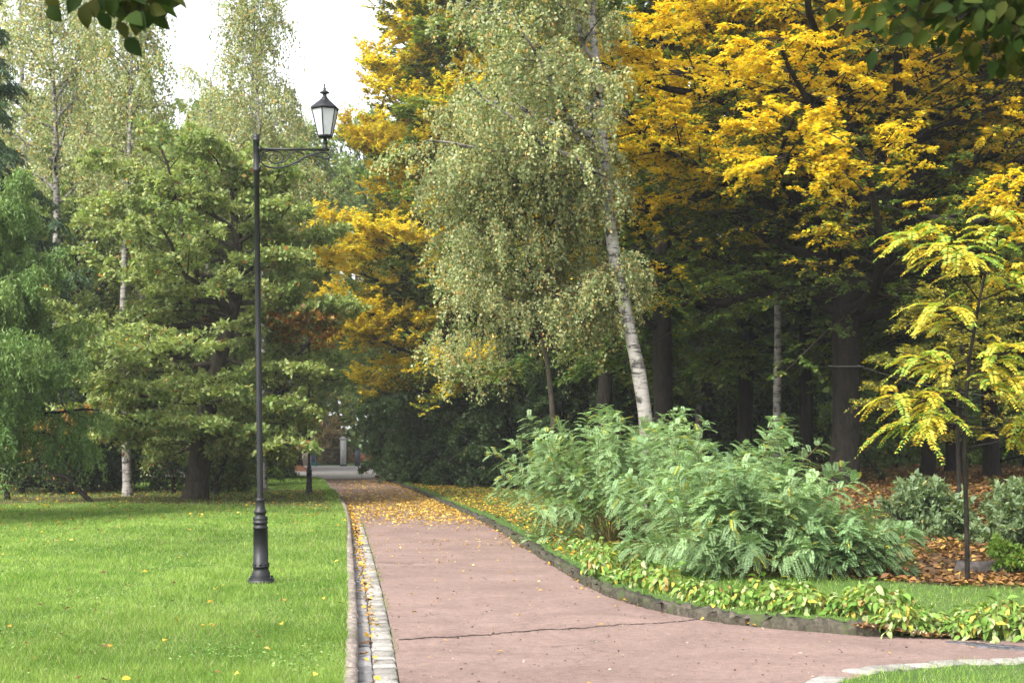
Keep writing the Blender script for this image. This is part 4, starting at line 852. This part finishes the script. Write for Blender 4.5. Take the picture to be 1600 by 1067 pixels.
# ------------------------------------------------------------------ far wood closing the view
FW = MB(); n = 52000; rf_ = np.random.default_rng(88)
xx = rf_.uniform(-75, 75, n); yy = 112+rf_.uniform(-6, 10, n)-.004*xx**2; top = 10+2.5*vn(xx, yy*0, .18, 3)+1.2*vn(xx, yy*0, .6, 1)
zz = rf_.uniform(0, 1, n)**.8*top; pos = np.stack([xx, yy, zz], 1)
cn = (.5+.5*vn(xx, zz, .9, 2)); c = mixcol((.05, .085, .025), (.12, .16, .045), cn)*rf_.uniform(.8, 1.2, (n, 1)); c[rf_.random(n) < .03] = (.4, .28, .04)
FW.leaves(pos, rf_.normal(0, 1, (n, 3)), nrm(UP*.6+rf_.normal(0, .7, (n, 3))), .75, .5, c)
tag(FW.build('distant_woods', LEAF), 'far green wood closing the view behind the park', 'woods', kind='stuff')
FW2 = MB(); n = 60000     # nearer understory of the right-hand wood
xx = rf_.uniform(-4, 40, n); yy = 64+rf_.uniform(-6, 8, n)-.01*xx**2; zz = rf_.uniform(0, 1, n)**.8*(9+2*vn(xx, 0*xx, .3, 3)); cn = .5+.5*vn(xx, zz, 1.1, 5)
FW2.leaves(np.stack([xx, yy, zz+.5], 1), rf_.normal(0, 1, (n, 3)), nrm(UP*.8+rf_.normal(0, .6, (n, 3))), .42, .26, mixcol((.09, .15, .035), (.24, .32, .07), cn)*rf_.uniform(.75, 1.25, (n, 1)))
tag(FW2.build('woodland_understory', LEAF), 'dense green undergrowth deep in the shaded wood', 'undergrowth', kind='stuff')

# ------------------------------------------------------------------ grass blades
def grass(name, label, xs, ys, keep, seed, cols, h=.045):
    rng = np.random.default_rng(seed); xs, ys = xs[keep], ys[keep]; n = len(xs); z = hgt(xs, ys)
    a = rng.uniform(0, 2*PI, n); hh = h*rng.uniform(.5, 1.4, n)*(1+.3*vn(xs, ys, 2.5, 3)); w = np.maximum(.0032, .00034*ys); hh *= 1+.9*sm((vn(xs, ys, 3.1, 12)+.6*vn(xs, ys, 9.5, 5)-.75)/.4)
    S = np.stack([np.cos(a), np.sin(a), 0*a], 1)*(w/2)[:, None]; tip = np.stack([rng.normal(0, .55, n)*hh, rng.normal(0, .55, n)*hh, hh], 1); b = np.stack([xs, ys, z-.004], 1)
    v = np.stack([b-S, b+S, b+tip], 1); pt = np.clip(.5+.35*vn(xs, ys, 1.4, 8)+.3*vn(xs, ys, 4.5, 2)+.2*vn(xs, ys, 11., 7)+rng.normal(0, .25, n), 0, 1)
    c = mixcol(cols[0], cols[1], pt)*(1+.16*vn(xs, ys, .55, 4))[:, None]*rng.uniform(.5, 1.45, (n, 1)); k = rng.random(n) < .06; c[k] = np.array([.40, .40, .20])
    m = MB(); m.add(v, np.arange(n*3).reshape(-1, 3), c); tag(m.build(name, GRASS), label, 'grass', kind='stuff')
rgz = np.random.default_rng(17)
n = 520000; ys = np.exp(rgz.uniform(math.log(8.3), math.log(62), n)); xl = -.37*ys-1.2; xr = left_x(ys); xs = xl+(xr-xl)*rgz.random(n)
thin = rgz.random(n) > litter(xs, ys)*.8
LKc = LK
grass('lawn_grass', 'bright mown lawn left of the path', xs, ys, (xs < xr-.0) & ~inside(xs, ys, path_poly) & thin, 18, ((.10, .20, .022), (.235, .345, .07)))
# broad-leaved lawn weeds and clover between the blades
n = 26000; ys2 = np.exp(rgz.uniform(math.log(8.6), math.log(30), n)); xs2 = -.37*ys2-1+(left_x(ys2)-.05+.37*ys2+1)*rgz.random(n); kk = (vn(xs2, ys2, 1.9, 21)+.7*vn(xs2, ys2, 6.1, 22)+rgz.normal(0, .3, n) > .55) & (xs2 < left_x(ys2)-.05)
xs2, ys2 = xs2[kk], ys2[kk]; n = len(xs2); mw = MB(); mw.leaves(np.stack([xs2, ys2, hgt(xs2, ys2)+rgz.uniform(.015, .045, n)], 1), np.stack([rgz.normal(0, 1, n), rgz.normal(0, 1, n), rgz.normal(.2, .3, n)], 1), nrm(UP+rgz.normal(0, .45, (n, 3))), rgz.uniform(.015, .035, n), rgz.uniform(.010, .02, n), palette([(.07, .16, .03), (.16, .29, .07), (.26, .34, .12), (.10, .20, .05)], rgz, n))
tag(mw.build('clover', GRASS), 'clover and small weeds growing in the lawn', 'weeds', kind='stuff')
n = 150000; ys = np.exp(rgz.uniform(math.log(9.0), math.log(60), n)); xs = rgz.uniform(-.13, .38, n)*ys+rgz.uniform(0, .5, n)
xe = PE  # near patch and strip behind the hostas
ok = ~inside(xs, ys, path_poly) & (xs > left_x(ys)+1.2) & (rgz.random(n) > litter(xs, ys)*1.05)
near_k = np.zeros(n, bool)
for a in kline[::2]: near_k |= (xs-a[0])**2+(ys-a[1])**2 < .135**2
for a in PEo[::1]: near_k |= (xs-a[0])**2+(ys-a[1])**2 < .16**2
grass('verge_grass', 'grass on the verge right of the path between hostas and shrubs', xs, ys, ok & ~near_k & (ys < 60), 19, ((.12, .225, .025), (.20, .31, .055)))

n = 9000; k = rgz.integers(0, len(LA)-1, n); xs = LA[k, 0]+rgz.normal(0, .02, n); ys = LA[k, 1]+rgz.uniform(-.2, .2, n); keep = (ys > 8) & (ys < 30) & (vn(xs*0, ys, 2.2, 4)+rgz.normal(0, .4, n) > .25)
hg_ = hgt; hgt = lambda x, y: np.zeros_like(x)+.004
grass('edge_moss', 'short green moss and grass growing along the joint between setts and red asphalt', xs, ys, keep, 29, ((.10, .15, .03), (.19, .24, .06)), .014)
n = 5000; k = rgz.integers(0, len(kline)-1, n); xs = kline[k, 0]-abs(rgz.normal(0, .03, n)); ys = kline[k, 1]-abs(rgz.normal(0, .03, n)); keep = (vn(xs, ys, 1.6, 4)+rgz.normal(0, .4, n) > .35)
grass('kerb_weeds', 'small weeds along the foot of the stone kerb', xs, ys, keep, 30, ((.09, .14, .03), (.17, .22, .06)), .03)
hgt = hg_
# ------------------------------------------------------------------ fallen leaves
def fallen(name, label, x, y, z, size, cols, w, seed, jit=.35):
    rng = np.random.default_rng(seed); n = len(x); m = MB()
    A = np.stack([rng.normal(0, 1, n), rng.normal(0, 1, n), rng.normal(0, .18, n)], 1); N = nrm(UP+rng.normal(0, jit, (n, 3)))
    s = size*rng.uniform(.6, 1.3, n); m.leaves(np.stack([x, y, z], 1), A, N, s, s*.6, palette(cols, rng, n, w), .15)
    tag(m.build(name, FALLEN), label, 'fallen leaves', kind='stuff')
YEL = [(.62, .38, .03), (.52, .27, .03), (.38, .18, .03), (.66, .47, .08)]; BRN = [(.17, .085, .034), (.12, .06, .026), (.25, .14, .042), (.08, .045, .024), (.36, .24, .06)]
rl = np.random.default_rng(23)
# on the path
n = 5000; y = np.r_[rl.normal(34, 5, n), rl.uniform(38, 60, 1800), rl.uniform(9, 30, 110)]; n = len(y)
xl, xr = np.interp(y, LG[:, 1], LG[:, 0]), np.interp(y, RE[::-1][:, 1][np.argsort(RE[::-1][:, 1])], RE[::-1][:, 0][np.argsort(RE[::-1][:, 1])])
x = xl+(xr-xl)*rl.beta(1.3, .9, n); ok = (y > 8.5) & inside(x, y, path_poly) & (rl.random(n) < np.clip((y-24)/7, .02, 1)+(y < 24))
fallen('path_leaves', 'yellow fallen leaves scattered across the red path', x[ok], y[ok], np.full(ok.sum(), .014), np.where(y[ok] < 28, .045, .07), [(.50, .32, .05), (.42, .24, .05), (.28, .15, .04), (.55, .44, .13)], [.35, .25, .2, .2], 24)
n = 1500; y = np.exp(rl.uniform(math.log(8.5), math.log(30), n)); x = rl.uniform(-.1, .36, n)*y; ok = inside(x, y, asph_poly)
fallen('path_debris', 'small dry leaf bits and grit lying on the red asphalt', x[ok], y[ok], np.full(ok.sum(), .008), .022, [(.12, .07, .045), (.3, .2, .13), (.06, .045, .035), (.34, .3, .25)], [.35, .25, .25, .15], 31, .5)
# in the gutter and against the kerbs
n = 1700; k = rl.integers(0, len(M1)-1, n); x = M1[k, 0]+rl.normal(0, .035, n)+.0; y = M1[k, 1]+rl.uniform(-.2, .2, n); ok = rl.random(n) < np.clip((y-8)/22, .12, 1)
n2 = 1500; k = rl.integers(0, len(kline), n2); x2 = kline[k, 0]-abs(rl.normal(0, .10, n2))-.02; y2 = kline[k, 1]-abs(rl.normal(0, .08, n2)); ok2 = (y2 > 12.0) & (rl.random(n2) < np.clip((y2-10)/18, .1, 1))
fallen('gutter_leaves', 'dry leaves gathered in the gutter and along the kerbs', np.r_[x[ok], x2[ok2]], np.r_[y[ok], y2[ok2]], np.full(ok.sum()+ok2.sum(), .022), .06, YEL+BRN, [.2, .2, .1, .1, .1, .1, .1, .05, .05], 25)
n = 1500; x = rl.uniform(2.7, 5.2, n); y = 11.72+abs(rl.normal(0, .12, n))+np.interp(x, [2.7, 3.3, 5.2], [.22, .1, .05])
fallen('bed_litter', 'brown withered leaves on the soil below the hostas at the right', x, y, hgt(x, y)+.01, .05, BRN+[(.4, .33, .2)], [.2, .25, .15, .2, .05, .15], 33, .5)
# lawn
n = 5200; y = np.exp(rl.uniform(math.log(9), math.log(44), n)); x = -.36*y-.5+(left_x(y)+.36*y+.5)*rl.random(n); ok = ~inside(x, y, path_poly) & (rl.random(n) < .025+.35*sm((y-22)/10)+.6*litter(x, y))
fallen('lawn_leaves', 'yellow and brown leaves fallen on the lawn under the oak', x[ok], y[ok], hgt(x[ok], y[ok])+.035, np.where(y[ok] < 20, .055, .08), YEL+BRN, [.15, .15, .1, .1, .15, .15, .1, .05, .05], 26)
# litter of the wood floor and verge
n = 85000; y = np.exp(rl.uniform(math.log(14), math.log(60), n)); x = rl.uniform(-.09, .42, n)*y; L_ = litter(x, y); ok = ~inside(x, y, path_poly) & (x > left_x(y)+.5) & (rl.random(n) < L_+.05*(y > 20)); x, y = x[ok], y[ok]
rightish = (x > 2.5)
fallen('woodland_litter', 'deep orange brown leaf litter covering the mound in the wood', x, y, hgt(x, y)+.02+rl.random(len(x))*.02, .095, BRN, [.3, .25, .2, .15, .1], 27)
n = 7000; y = rl.uniform(19, 52, n); x = np.interp(y, kline[::-1][:, 1][np.argsort(kline[::-1][:, 1])], kline[::-1][:, 0][np.argsort(kline[::-1][:, 1])])+.15+abs(rl.normal(0, 1.6, n)); ok = ~inside(x, y, path_poly)
fallen('verge_leaves', 'yellow leaves on the shaded verge right of the path', x[ok], y[ok], hgt(x[ok], y[ok])+.03, .06, YEL+BRN, [.2, .2, .12, .1, .12, .1, .06, .05, .05], 28)

# ------------------------------------------------------------------ damp autumn air
m = MB(); m.box((0, 400, 12.5), (2400, 2400, 27)); hz = m.build('haze', (lambda q: q)(bpy.data.materials.new('haze_air')))
hm = hz.data.materials[0]; hm.use_nodes = True; hn = hm.node_tree; hn.nodes.clear()
pv = hn.nodes.new('ShaderNodeVolumePrincipled'); pv.inputs['Density'].default_value = .0005; pv.inputs['Color'].default_value = (.93, .95, .97, 1); pv.inputs['Anisotropy'].default_value = .2
ho = hn.nodes.new('ShaderNodeOutputMaterial'); hn.links.new(pv.outputs[0], ho.inputs['Volume'])
tag(hz, 'thin pale autumn haze in the park air', 'haze', kind='stuff')
